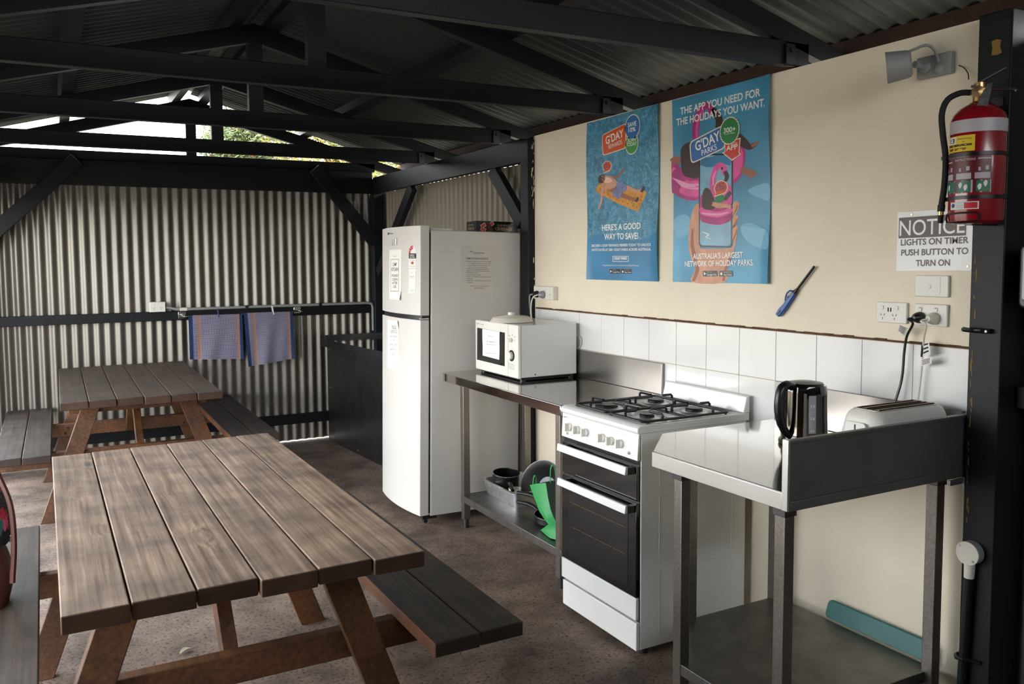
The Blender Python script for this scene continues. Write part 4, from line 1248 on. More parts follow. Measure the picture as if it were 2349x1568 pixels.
# two cast pan supports
for (ya, yb_, cy) in ((2.562, 2.796, 2.67), (2.804, 3.038, 2.93)):
    g = G(); zr = HZ+0.006; R_ = 0.0055
    x0, x1 = -0.552, -0.112
    loop = [Vector((x, y, zr)) for x, y in rrect(x0, x1, ya, yb_, 0.02, 4)]
    g.tube(loop+[loop[0], loop[1]], R_, 7)
    ym = (ya+yb_)/2
    for bx in (-0.46, -0.20):
        for (dx, dy) in ((1, 0), (-1, 0)):
            xs = bx+dx*0.115; xs = max(x0, min(x1, xs))
            if abs(xs-(x0 if dx < 0 else x1)) < 0.03: xs = x0 if dx < 0 else x1
            base = Vector((xs, ym, zr))
            g.tube([base, base+Vector((0, 0, 0.016)), base+Vector((-dx*0.006, 0, 0.022)), Vector((bx+dx*0.038, ym, zr+0.022))], R_, 7)
        for s in (1, -1):
            yb2 = ya if s < 0 else yb_
            base = Vector((bx, yb2, zr))
            g.tube([base, base+Vector((0, 0, 0.016)), base+Vector((0, -s*0.006, 0.022)), Vector((bx, ym+s*0.036, zr+0.022))], R_, 7)
    g.tube([(-0.335, ya, zr), (-0.335, yb_, zr)], R_, 7)
    for (x, y) in ((x0+.02, ya), (x1-.02, ya), (x0+.02, yb_), (x1-.02, yb_)): g.cyl((x, y, HZ-.006), (x, y, zr), 0.005, n=8)
    obj('pan_support', g, 'black_iron', t)
# sloping control panel
PXT, PXB, PZT, PZB = -0.600, -0.606, 0.880, 0.777
g = G(); g.prism([(PXT, SY0+.001, PZT), (PXB, SY0+.001, PZB), (SX-.003, SY0+.001, PZB), (SX-.003, SY0+.001, PZT)], (0, SY1-SY0-.002, 0))
cp = obj('control_panel', g, 'white_enamel', t, bevel=0.002)
def CP(px, py): return at(px, py, 'x', -0.604)
for (u, v) in ((372, 772), (520, 823), (668, 870), (968, 968), (1122, 1022), (1292, 1072)):
    p = CP(*D4(u, v)); p.x = -0.603
    g = G(); g.lathe([(0, 0), (0.0175, 0), (0.0175, 0.008), (0.0165, 0.011), (0, 0.011)], p, (-1, 0, 0), 24)
    g.box(p.x-0.030, p.x-0.010, p.y-0.005, p.y+0.005, p.z-0.0165, p.z+0.0165)
    obj('knob', g, 'white_plastic', t, bevel=0.0012)
for (u, v) in ((335, 880), (1440, 1238)):
    p = CP(*D4(u, v)); p.x = -0.603
    g = G(); g.lathe([(0, 0), (0.008, 0), (0.008, 0.004), (0.0055, 0.005), (0.0055, 0.012), (0, 0.013)], p, (-1, 0, 0), 16)
    obj('ignition_button', g, 'warm_plastic', t)
g = G()
def ctext(b_, x0, x1, yb, yt, sl, bold=0.0):
    a, b = CP(*D4(x0, yb)), CP(*D4(x1, yb+sl)); c_ = CP(*D4(x0, yt)); write(g, b_, a, b, (0, 0, c_.z-a.z), (-0.0028, 0, 0), bold)
ctext('CHEF', 247, 318, 592, 572, 16, 0.03); ctext('Grill', 706, 730, 707, 693, 5); ctext('Oven', 1335, 1370, 902, 887, 8); ctext('Timer', 1505, 1540, 1268, 1256, 8)
for (u, v) in ((424, 612), (567, 655), (1023, 795), (1184, 848), (424, 650), (567, 690), (714, 738), (1022, 832), (1184, 884), (1350, 935), (408, 910), (549, 952), (697, 1000), (1000, 1105), (1162, 1160), (1430, 1138), (1262, 1196)):
    p = CP(*D4(u, v))+Vector((-.0028, 0, 0)); s = 0.0009
    g.poly([p+Vector((0, a*s, b*s*1.8)) for a, b in ((1, -1), (-1, -1), (-1, 1), (1, 1))])
obj('printing', g, 'ink_grey', cp, smooth=False)
# grill door
g = G(); g.box(SX-0.016, SX-0.004, SY0+.006, SY1-.004, 0.618, 0.752)
gd_ = obj('grill_door', g, 'black_gloss', t, bevel=0.002)
g = G(); g.box(SX-0.018, SX-0.004, SY0+.006, SY1-.004, 0.236, 0.608)
od = obj('oven_door', g, 'black_gloss', t, bevel=0.002)
g = G(); g.prism([(SX-0.0182, y, z) for y, z in rrect(2.588, 3.012, 0.265, 0.555, 0.006, 3)], (-0.0008, 0, 0))
obj('oven_window', g, mat('oven_glass', '#1d1c1d', 0.12, coat=0.4, noise=0.35, nscale=5), od, smooth=False)
g = G(); g.box(SX-0.0192, SX-0.019, 2.60, 3.00, 0.497, 0.5)
g.box(SX-0.0192, SX-0.019, 2.60, 2.98, 0.390, 0.393)
obj('rack_line', g, 'edge_brown', od, smooth=False)
g = G(); g.box(SX-0.020, SX-0.004, SY0+.004, SY1-.002, 0.146, 0.235)
obj('door_base', g, 'white_enamel', od, bevel=0.003)
g = G(); g.box(SX-0.020, SX-0.002, SY0+.001, SY1-.012, 0.026, 0.137)
obj('drawer', g, 'white_enamel', t, bevel=0.003)
for par, z in ((gd_, 0.741), (od, 0.590)):
    g = G(); g.prism([(-0.657, 2.543, z-0.0155), (-0.653, 2.543, z+0.0155), (-0.642, 2.543, z+0.0155), (-0.642, 2.543, z-0.0155)], (0, 0.485, 0))
    h_ = obj('handle', g, 'white_enamel', par, bevel=0.002, label='white bar handle')
    for y in (2.5435, 2.999):
        g = G(); g.box(-0.645, SX-0.012, y, y+0.028, z-0.0165, z+0.010)
        obj('bracket', g, 'black_plastic', h_, bevel=0.002)

# ================================================================== CORNER BENCH with kettle and toaster
t = thing('steel_bench', 'stainless steel bench with a cut corner carrying kettle and toaster', 'bench', (-0.4, 2.0, 0), group='stainless steel benches')
Z2 = 0.905
outline = [(-0.800, 1.632), (-0.800, 2.198), (-0.588, 2.410), (-0.012, 2.410), (-0.012, 1.632)]
g = G(); g.prism([(x, y, Z2-0.050) for x, y in outline], (0, 0, 0.050))
obj('worktop', g, 'steel_top', t, bevel=0.002)
g = G(); g.box(-0.024, -0.0115, 1.632, 2.404, Z2+.0005, 1.060)
obj('splashback', g, 'steel', t, bevel=0.002)
g = G(); g.box(-0.806, -0.012, 1.614, 1.631, Z2-0.050, 1.053)
g.box(-0.800, -0.03, 1.610, 1.6145, 1.042, 1.053); g.box(-0.800, -0.03, 1.610, 1.6145, Z2-0.050, Z2-0.022)
obj('side_splash', g, 'steel_splash', t, bevel=0.002)
g = G(); g.box(-0.8085, -0.8005, 1.612, 1.634, Z2-0.050, 1.055); g.box(-0.8065, -0.8005, 1.634, 2.196, Z2-0.050, Z2-0.001)
obj('front_edge', g, mat('steel_bright', (0.80, 0.79, 0.77), 0.30, metal=1.0), t, bevel=0.0015)
for (x, y) in ((-0.755, 2.102), (-0.762, 1.664), (-0.095, 1.664), (-0.080, 2.335), (-0.52, 2.33)):
    g = G(); g.box(x-0.019, x+0.019, y-0.019, y+0.019, 0.045, Z2-0.075)
    o = obj('leg', g, 'steel_dull', t, bevel=0.002)
    g = G(); g.box(x-0.023, x+0.023, y-0.023, y+0.023, Z2-0.078, Z2-0.050)
    obj('socket', g, 'steel_dark', o, bevel=0.002)
    g = G(); g.cyl((x, y, 0), (x, y, 0.047), 0.016, n=12)
    obj('foot', g, 'steel_dark', o)
g = G(); g.prism([(-0.772, 1.672, 0.172), (-0.772, 2.11, 0.172), (-0.54, 2.342, 0.172), (-0.066, 2.342, 0.172), (-0.066, 1.672, 0.172)], (0, 0, 0.038))
obj('shelf', g, 'steel_shelf', t, bevel=0.002)
g = G(); g.box(-0.110, -0.03, 1.606, 1.6135, 0.836, 0.852); g.box(-0.046, -0.030, 1.602, 1.610, 0.820, 0.856)
obj('wall_bracket', g, 'zinc', t, smooth=False)

# teal board leaning on the wall on the shelf
t = thing('cutting_board', 'teal plastic cutting board standing on edge against the wall', 'cutting board', (-0.035, 1.92, 0.2105))
g = G(); P = rpoly([(-0.052, 2.118, 0.2105), (-0.030, 2.118, 0.272), (-0.030, 1.698, 0.272), (-0.052, 1.698, 0.2105)], 0.018, 5)
g.prism(P, (0.010, 0, -0.0)); 
obj('board', g, 'teal_plastic', t, bevel=0.002)

# kettle
K = Vector((-0.270, 2.035, Z2+0.0005))
kettle_t = t = thing('kettle', 'tall black and chrome electric kettle on the steel bench', 'kettle', K)
H = Vector((-0.985, -0.05, 0)).normalized()
g = G(); g.lathe([(0, 0), (0.084, 0), (0.086, 0.006), (0.084, 0.016), (0.060, 0.020), (0, 0.020)], K, (0, 0, 1), 40)
obj('power_base', g, 'black_plastic', t)
g = G(); g.lathe([(0, 0.0205), (0.078, 0.0205), (0.0785, 0.030), (0.076, 0.045), (0.074, 0.10), (0.073, 0.15), (0.072, 0.186), (0.070, 0.20), (0.068, 0.207), (0.0, 0.207)], K, (0, 0, 1), 48)
obj('body', g, 'black_gloss', t)
vd = Vector((-0.70, -0.62, 0)).normalized(); sd = Vector((-vd.y, vd.x, 0))
def kpatch(a0, a1, z0, z1, r0, r1, n=10):
    g = G()
    def f(u, v):
        a = a0+(a1-a0)*u; r = r0+(r1-r0)*v
        return K+(vd*math.cos(a)+sd*math.sin(a))*r+Vector((0, 0, z0+(z1-z0)*v))
    g.sheet(f, n, 4, (0, 0, 0.0001)); return g
g = kpatch(-0.85, 0.08, 0.036, 0.185, 0.0772, 0.0728)
obj('chrome_panel', g, 'dark_chrome', t)
g = kpatch(0.17, 0.50, 0.050, 0.178, 0.0768, 0.0733)
wg = obj('water_gauge', g, 'clear_plastic', t)
g = G()
for k, b_ in enumerate(('0.5', '1.0', '1.5')):
    z = 0.055+0.042*k; P = [K+(vd*math.cos(a)+sd*math.sin(a))*0.0775+Vector((0, 0, z)) for a in (0.26, 0.42)]
    write(g, b_, P[0], P[1], (0, 0, 0.008))
obj('lettering', g, 'print_white', wg, smooth=False)
g = G(); g.lathe([(0, 0.2072), (0.062, 0.2072), (0.058, 0.214), (0.03, 0.219), (0, 0.220)], K, (0, 0, 1), 40)
obj('lid', g, 'black_plastic', t)
zz = lambda z: Vector((0, 0, z))
g = G(); g.tube([K+H*0.060+zz(0.202), K+H*0.090+zz(0.212), K+H*0.118+zz(0.200), K+H*0.130+zz(0.150), K+H*0.122+zz(0.095), K+H*0.098+zz(0.052), K+H*0.072+zz(0.034)], [0.014, 0.016, 0.017, 0.017, 0.016, 0.014, 0.012], 12, smooth=6)
obj('handle', g, 'black_plastic', t)
g = G(); g.prism([K-H*0.066+sd*0.02+zz(0.175), K-H*0.092+zz(0.203), K-H*0.066-sd*0.02+zz(0.175), K-H*0.05+zz(0.15)], (0, 0, 0.006))
obj('spout', g, 'black_plastic', t, bevel=0.003)
g = G()
p = K+vd*0.0845+zz(0.009); write(g, 'BREVILLE', p-sd*0.022, p+sd*0.014, zz(0.006), vd*0.003)
for a in (-0.45, 0.25):
    q = K+(vd*math.cos(a)+sd*math.sin(a))*0.0868+zz(0.010); g.poly([q+sd*0.003*math.cos(i*PI/4)+zz(0.003*math.sin(i*PI/4)) for i in range(8)])
obj('lettering', g, 'print_white', t, smooth=False)

# toaster
TX0, TX1, TY0, TY1 = -0.405, -0.028, 1.642, 1.802
toaster_t = t = thing('toaster', 'long white two-slot toaster behind the steel side splash', 'toaster', ((TX0+TX1)/2, (TY0+TY1)/2, Z2))
g = G()
secs = []
for z, ins, r in ((0.012, 0.004, 0.035), (0.03, 0.0, 0.04), (0.10, 0.006, 0.045), (0.150, 0.014, 0.05), (0.166, 0.021, 0.05), (0.175, 0.032, 0.048)):
    secs.append([Vector((x, y, Z2+z)) for x, y in rrect(TX0+ins, TX1-ins, TY0+ins*.8, TY1-ins*.8, r, 6)])
g.ring(secs)
obj('shell', g, 'white_plastic', t)
g = G()
for (x, y) in ((TX0+.05, TY0+.035), (TX0+.05, TY1-.035), (TX1-.05, TY0+.035), (TX1-.05, TY1-.035)): g.cyl((x, y, Z2), (x, y, Z2+.014), 0.01, n=10)
obj('foot', g, 'black_rubber', t)
g = G(); ym = (TY0+TY1)/2
P = [Vector((x, y, Z2+.1752)) for x, y in rrect(TX0+.045, TX1-.04, ym-.048, ym+.048, 0.02, 5)]
Q = [Vector((x, y, Z2+.1752)) for x, y in rrect(TX0+.050, TX1-.045, ym-.043, ym+.043, 0.017, 5)]
g.ring([P, [p+zz(.0015) for p in P], [p+zz(.0015) for p in Q], Q], caps=False)
obj('slot_surround', g, 'steel', t)
g = G(); g.poly([p+zz(.0003) for p in Q]); obj('slot_tray', g, 'black_iron', t, smooth=False)
for s in (-1, 1):
    y = ym+s*0.022
    g = G(); g.box(TX0+.06, TX1-.055, y-.014, y+.014, Z2+.1752, Z2+.1765)
    sl_ = obj('slot', g, 'black_iron', t, smooth=False)
    g = G(); g.box(TX0+.062, TX1-.057, y-.0145, y-.012, Z2+.1765, Z2+.1790); g.box(TX0+.062, TX1-.057, y+.012, y+.0145, Z2+.1765, Z2+.1790)
    obj('wire', g, 'edge_brown', sl_, smooth=False)
g = G(); P = [Vector((TX0+.004, y, Z2+z)) for y, z in rrect(ym-.036, ym+.036, 0.03, 0.142, 0.012, 5)]
g.prism(P, (-0.0055, 0, 0))
obj('end_panel', g, 'white_enamel', t, bevel=0.001)
g = G(); g.box(TX0-.0025, TX0-.0012, ym-.002, ym+.002, Z2+.035, Z2+.135)
obj('lever_slot', g, 'ink', t, smooth=False)
g = G(); g.tube([(TX0-.001, ym-.022, Z2+.108), (TX0-.016, ym-.020, Z2+.105), (TX0-.018, ym, Z2+.104), (TX0-.016, ym+.020, Z2+.105), (TX0-.001, ym+.022, Z2+.108)], 0.006, 8, smooth=4)
obj('lever', g, 'chrome', t)
# ================================================================== THINGS ON THE CREAM WALL
def WP(px, py, x=0.0): return at(px, py, 'x', x)
Z3 = Z(1320, 140, 3.0146)
def poster(label, corners, bow, m):
    """paper sheet with its real thickness, corners TL TR BR BL on the wall plane"""
    P = corners
    lo = min(p.z for p in P)
    t = thing('poster', label, 'poster', (-0.002, sum(p.y for p in P)/4, lo))
    def surf(y, z, off=0.0):
        u = (P[0].y-y)/(P[0].y-P[1].y); v = (P[0].z-z)/(P[0].z-P[3].z)
        return Vector((-0.0025-bow(u, v)-off, y, z))
    def f(u, v):
        q = (P[0]*(1-u)+P[1]*u)*(1-v)+(P[3]*(1-u)+P[2]*u)*v
        return Vector((-0.0025-bow(u, v), q.y, q.z))
    g = G(); g.sheet(f, 24, 32, (0.0006, 0, 0))
    obj('sheet', g, m, t)
    return t, surf
def flat(g, surf, pts_px, zc, lay, r=0.0, k=4):
    pts = [WP(*zc(*p)) for p in pts_px]
    if r: pts = rpoly(pts, r, k)
    g.poly([surf(p.y, p.z, lay*0.0005) for p in pts])
def disc(surf, zc, c, r, lay, n=28, wav=0.0, k=12):
    C_ = WP(*zc(*c)); 
    return [surf(C_.y-(r*(1+wav*math.cos(k*2*PI*i/n)))*math.cos(2*PI*i/n), C_.z+(r*(1+wav*math.cos(k*2*PI*i/n)))*math.sin(2*PI*i/n), lay*0.0005) for i in range(n)]
def ptext(g, surf, zc, body, a, b, h, lay, bold=0.02):
    """text along the line a-b (zoomed pixels), h = metres of capital height"""
    A, B = WP(*zc(*a)), WP(*zc(*b))
    d = (B-A).normalized(); up = Vector((0, d.z, -d.y)); up = up if up.z > 0 else -up
    vs, fs = glyphs(body, bold)
    g.raw([surf((A+(B-A)*x+up*(h*y)).y, (A+(B-A)*x+up*(h*y)).z, lay*0.0005) for x, y in vs], fs)
def spl(pts, k=5, closed=True):
    P = [Vector((a, b, 0)) for a, b in pts]
    if closed:
        n = len(P); out = []
        for i in range(n):
            a, b, c, d = P[i-1], P[i], P[(i+1) % n], P[(i+2) % n]
            for j in range(k):
                t_ = j/k
                q = 0.5*((2*b)+(c-a)*t_+(2*a-5*b+4*c-d)*t_*t_+(3*b-a-3*c+d)*t_**3); out.append((q.x, q.y))
        return out
def shape(surf, zc, pts, lay, name, m, parent, smoothit=True):
    g = G(); flat(g, surf, spl(pts) if smoothit else pts, zc, lay)
    return obj(name, g, m, parent, smooth=False)

def ribbon(surf, zc, path, wid, lay, name, m, parent, k=6):
    """limb-like printed shape: a line of zoomed pixels with a width at each point"""
    P = spline([Vector((a, b, w)) for (a, b), w in zip(path, wid)], k)
    L_, R_ = [], []
    for i, p in enumerate(P):
        d = P[min(i+1, len(P)-1)]-P[max(i-1, 0)]; d = Vector((d.x, d.y)).normalized()
        for s_, out in ((1, L_), (-1, R_)):
            q = WP(*zc(p.x-s_*d.y*p.z/2, p.y+s_*d.x*p.z/2)); out.append(surf(q.y, q.z, lay*0.0005))
    n = len(P); g = G(); g.raw(L_+R_, [(i, i+1, n+i+1, n+i) for i in range(n-1)])
    return obj(name, g, m, parent, smooth=False)

# --- left poster
TL, TR, BR, BL = Vector((0, 3.742, 2.268)), Vector((0, 3.149, 2.274)), Vector((0, 3.150, 1.440)), Vector((0, 3.745, 1.440))
t, sf = poster('blue poster of a man floating on a yellow lilo, the left one', (TL, TR, BR, BL), lambda u, v: 0.003+0.006*(1+math.sin(9*v+1))*max(0, u-.93)*14+0.004*(1+math.sin(7*v))*max(0, .05-u)*20, 'printed_water')
g = G(); N_ = 10
pts = [(96, 1130), (180, 1090), (330, 1110), (470, 1085), (580, 1110), (583, 1515), (90, 1500)]
P_ = [WP(*Z3(*p)) for p in pts]
P_ = [Vector((0, 3.743, 1.668)), Vector((0, 3.60, 1.685)), Vector((0, 3.40, 1.672)), Vector((0, 3.25, 1.690)), Vector((0, 3.1495, 1.675)), Vector((0, 3.1505, 1.4415)), Vector((0, 3.7445, 1.4415))]
def low(u, v):
    y = 3.744+(3.1503-3.744)*u; z = 1.4412+(1.66+0.02*math.sin(7*u)-1.4412)*v
    return sf(y, z, 0.0004)
g.grid(low, 20, 10)
obj('printed_shallows', g, 'poster_sea', t)
bq = [(193, 517), (355, 433), (352, 598), (200, 650)]
g = G(); flat(g, sf, [(190, 512), (361, 426), (359, 603), (195, 657)], Z3, 2, 0.022)
for c_, r in (((402, 455), 0.061), ((397, 573), 0.052)): g.poly(disc(sf, Z3, c_, r, 3 if r > .06 else 2))
obj('badge_border', g, 'print_cream', t, smooth=False)
g = G(); flat(g, sf, bq, Z3, 3, 0.018)
bo = obj('badge', g, 'print_orange', t, smooth=False)
g = G(); g.poly(disc(sf, Z3, (402, 455), 0.056, 4)); obj('badge', g, 'print_blue', t, smooth=False)
g = G(); g.poly(disc(sf, Z3, (397, 573), 0.047, 3)); obj('badge', g, 'print_green', t, smooth=False)
g = G()
ptext(g, sf, Z3, "G'DAY", (219, 578), (343, 522), 0.040, 4, 0.02); ptext(g, sf, Z3, 'REWARDS', (238, 609), (331, 572), 0.022, 4, 0.005)
ptext(g, sf, Z3, 'SAVE', (371, 459), (430, 444), 0.0215, 5, 0.02); ptext(g, sf, Z3, '10%', (375, 494), (425, 483), 0.0205, 5, 0.02)
ptext(g, sf, Z3, 'JOIN', (368, 561), (424, 552), 0.0165, 4, 0.015); ptext(g, sf, Z3, 'TODAY', (360, 592), (432, 581), 0.018, 4, 0.015)
ptext(g, sf, Z3, "HERE'S A GOOD", (191, 1172), (457, 1158), 0.030, 2, 0.02); ptext(g, sf, Z3, 'WAY TO SAVE!', (206, 1234), (440, 1228), 0.030, 2, 0.02)
ptext(g, sf, Z3, "BECOME A G'DAY REWARDS MEMBER TODAY TO UNLOCK", (120, 1284), (530, 1277), 0.0125, 2, 0.015)
ptext(g, sf, Z3, "MATE'S RATES AT 300+ G'DAY PARKS ACROSS AUSTRALIA.", (120, 1313), (530, 1309), 0.0125, 2, 0.015)
ptext(g, sf, Z3, "G'DAY PARKS", (275, 1373), (363, 1371), 0.0125, 2, 0.03)
ptext(g, sf, Z3, "Visit gdayrewards.com.au or download the G'day Parks app", (194, 1415), (443, 1417), 0.0075, 2, 0.0)
for q in ((265, 1347, 374, 1350), (265, 1383, 374, 1386), (265, 1350, 268, 1383), (371, 1350, 374, 1383)): flat(g, sf, [(q[0], q[1]), (q[2], q[1]), (q[2], q[3]), (q[0], q[3])], Z3, 2)
obj('lettering', g, 'print_white', t, smooth=False)
g = G()
for x0 in (244, 324): flat(g, sf, [(x0, 1437), (x0+72, 1437), (x0+72, 1469), (x0, 1468)], Z3, 2, 0.003)
bk = obj('app_badge', g, 'print_black', t, smooth=False)
g = G()
ptext(g, sf, Z3, 'Google Play', (264, 1462), (313, 1463), 0.008, 3, 0.0); ptext(g, sf, Z3, 'App Store', (346, 1463), (393, 1464), 0.008, 3, 0.0)
ptext(g, sf, Z3, 'GET IT ON', (264, 1446), (290, 1446), 0.003, 3, 0.0); ptext(g, sf, Z3, 'Download on the', (346, 1446), (388, 1447), 0.003, 3, 0.0)
flat(g, sf, [(249, 1444), (249, 1462), (260, 1453)], Z3, 3); g.poly(disc(sf, Z3, (335, 1455), 0.006, 3, 12))
obj('badge_lettering', g, 'print_white', bk, smooth=False)
# speech bubble
g = G(); flat(g, sf, spl([(194, 725), (208, 697), (230, 690), (252, 702), (258, 728), (247, 757), (222, 768), (203, 778), (205, 762)]), Z3, 2)
obj('bubble_border', g, 'print_cream', t, smooth=False)
g = G(); flat(g, sf, spl([(197, 726), (210, 701), (230, 694), (249, 705), (254, 728), (244, 753), (221, 763), (206, 772), (207, 757)]), Z3, 3)
bb = obj('speech_bubble', g, 'print_orange', t, smooth=False)
g = G(); ptext(g, sf, Z3, "HEY", (205, 726), (243, 714), 0.011, 4, 0.01); ptext(g, sf, Z3, "GOOD!", (203, 748), (250, 735), 0.0125, 4, 0.01)
obj('lettering', g, 'print_navy', bb, smooth=False)
# lilo and floating man
shape(sf, Z3, [(148, 890), (160, 862), (180, 845), (205, 850), (300, 880), (420, 885), (488, 900), (495, 922), (470, 975), (445, 1030), (425, 1034), (310, 988), (195, 928), (158, 908)], 1.5, 'printed_lilo', 'print_gold', t)
g = G()
for i, (u, v) in enumerate(((180, 885), (205, 905), (235, 922), (268, 938), (300, 955), (335, 970), (370, 985), (405, 1000), (430, 1010), (445, 985), (455, 960), (465, 935), (400, 975), (365, 950), (415, 945))): g.poly(disc(sf, Z3, (u, v), 0.0065, 1.8, 10))
obj('printed_lilo_pocket', g, mat('print_amber', '#b3661e', 0.4), t, smooth=False)
g = G()
for i, (u, v) in enumerate(((235, 905), (300, 935), (380, 965), (415, 988))): g.poly(disc(sf, Z3, (u, v), 0.0055, 2, 10))
obj('printed_lilo_spot', g, 'print_green', t, smooth=False)
ribbon(sf, Z3, [(205, 850), (195, 890), (190, 940), (183, 985), (172, 1012), (169, 1028)], [24, 20, 17, 13, 12, 4], 2.5, 'printed_arm', 'print_skin', t)
ribbon(sf, Z3, [(245, 805), (285, 802), (315, 782), (334, 755), (343, 738)], [20, 17, 14, 12, 4], 2.5, 'printed_arm', 'print_skin_dark', t)
shape(sf, Z3, [(190, 812), (212, 794), (248, 796), (288, 824), (303, 850), (288, 890), (262, 905), (226, 893), (198, 868), (188, 838)], 3, 'printed_torso', 'print_skin', t)
shape(sf, Z3, [(196, 815), (215, 803), (240, 806), (262, 822), (255, 838), (225, 842), (203, 835)], 3.3, 'printed_highlight', mat('print_skin_light', '#edc4ac', 0.4), t)
shape(sf, Z3, [(262, 905), (290, 888), (302, 855), (296, 846), (280, 872), (245, 888), (226, 890)], 3.3, 'printed_shade', 'print_skin_dark', t)
ribbon(sf, Z3, [(345, 868), (395, 886), (440, 905), (468, 890), (477, 872)], [36, 26, 22, 20, 10], 3, 'printed_leg', 'print_skin', t)
ribbon(sf, Z3, [(310, 918), (350, 935), (395, 952), (428, 962), (436, 945)], [40, 30, 24, 18, 10], 3.1, 'printed_leg', 'print_skin_dark', t)
shape(sf, Z3, [(298, 838), (356, 850), (362, 884), (345, 905), (330, 908), (318, 948), (280, 940), (262, 908), (285, 888)], 3.5, 'printed_shorts', 'print_shorts', t)
ribbon(sf, Z3, [(464, 905), (474, 885), (478, 868)], [16, 18, 8], 3.6, 'printed_shoe', 'print_hair', t); ribbon(sf, Z3, [(424, 972), (436, 958), (440, 940)], [16, 16, 8], 3.6, 'printed_shoe', 'print_hair', t)
shape(sf, Z3, [(165, 815), (172, 795), (190, 785), (208, 793), (213, 815), (200, 840), (180, 845), (168, 835)], 4, 'printed_head', 'print_hair', t)
shape(sf, Z3, [(185, 796), (200, 792), (211, 805), (210, 824), (198, 832), (188, 815)], 4.4, 'printed_face', 'print_skin_dark', t)
ribbon(sf, Z3, [(180, 803), (195, 808), (206, 818)], [7, 8, 6], 4.8, 'printed_sunglasses', 'print_black', t)
# --- right poster
TL, TR, BR, BL = Vector((0, 3.052, 2.271)), Vector((0, 2.465, 2.276)), Vector((0, 2.455, 1.444)), Vector((0, 3.040, 1.441))
t, sf = poster('taller-looking blue poster with a hand holding a phone, the right one', (TL, TR, BR, BL), lambda u, v: 0.003+0.007*(1+math.sin(8*v))*max(0, u-.93)*14+0.004*(1+math.sin(5*v+2))*max(0, .05-u)*20, 'poster_blue')
# out-of-focus float and swimmer behind the phone
for k, (m_, ins) in enumerate((('print_magenta', 0), ('print_pink', 1), ('print_blush', 2), ('print_pink', 3))):
    if m_ == 'print_blush' and m_ not in M: mat('print_blush', '#eb9fc6', 0.4)
    P_ = {0: [(674, 705), (690, 680), (720, 720), (790, 800), (864, 790), (866, 900), (862, 955), (800, 964), (730, 942), (690, 915), (674, 895)],
          1: [(675, 750), (700, 740), (745, 800), (800, 830), (864, 830), (864, 930), (800, 935), (735, 915), (690, 880), (675, 850)],
          2: [(675, 790), (700, 785), (740, 825), (800, 848), (864, 848), (864, 885), (800, 885), (740, 868), (700, 845), (675, 825)],
          3: [(676, 800), (720, 820), (790, 860), (862, 862), (862, 874), (790, 875), (730, 850), (676, 818)]}[ins]
    shape(sf, Z3, P_, 1+0.15*k, 'printed_float', m_, t)
ribbon(sf, Z3, [(842, 560), (838, 480), (850, 400), (880, 330), (915, 308), (942, 330), (948, 372)], [40, 46, 48, 46, 42, 44, 30], 1, 'printed_float_neck', 'print_magenta', t)
ribbon(sf, Z3, [(848, 540), (846, 470), (862, 395), (892, 335)], [14, 18, 18, 12], 1.3, 'printed_float_neck', 'print_pink', t)
ribbon(sf, Z3, [(955, 330), (985, 365), (1002, 420), (985, 462)], [30, 48, 50, 26], 1, 'printed_float_beak', 'print_hair', t)
shape(sf, Z3, [(735, 640), (748, 590), (790, 562), (835, 575), (862, 640), (862, 795), (800, 806), (748, 775)], 1.7, 'printed_swimmer', 'print_hair', t)
ribbon(sf, Z3, [(676, 700), (705, 680), (735, 700)], [40, 46, 30], 1.4, 'printed_swimmer', 'print_skin_dark', t)
ribbon(sf, Z3, [(1125, 520), (1165, 560), (1210, 592), (1250, 575), (1280, 552)], [60, 66, 44, 26, 10], 1.1, 'printed_swimmer', 'print_hair', t)
ribbon(sf, Z3, [(1225, 590), (1255, 572), (1280, 552)], [22, 20, 10], 1.3, 'printed_swimmer', 'print_skin_dark', t)
shape(sf, Z3, [(1095, 600), (1155, 565), (1182, 620), (1180, 700), (1158, 780), (1125, 832), (1092, 835), (1090, 700)], 1, 'printed_float', 'print_magenta', t)
shape(sf, Z3, [(1100, 640), (1145, 600), (1165, 640), (1160, 720), (1140, 780), (1098, 810)], 1.2, 'printed_float', 'print_pink', t)
ribbon(sf, Z3, [(1150, 745), (1190, 765), (1225, 780), (1240, 800)], [34, 48, 56, 50], 1.3, 'printed_swimmer', 'print_skin_dark', t)
for q in ([(1200, 900), (1260, 860), (1345, 850), (1345, 960), (1270, 940)], [(690, 1100), (760, 1060), (800, 1100), (780, 1200), (700, 1220)], [(1150, 1150), (1230, 1120), (1340, 1180), (1340, 1300), (1200, 1250)]): shape(sf, Z3, q, 0.8, 'printed_water_glint', mat('print_haze', '#6fb0cf', 0.35) if 'print_haze' not in M else 'print_haze', t)
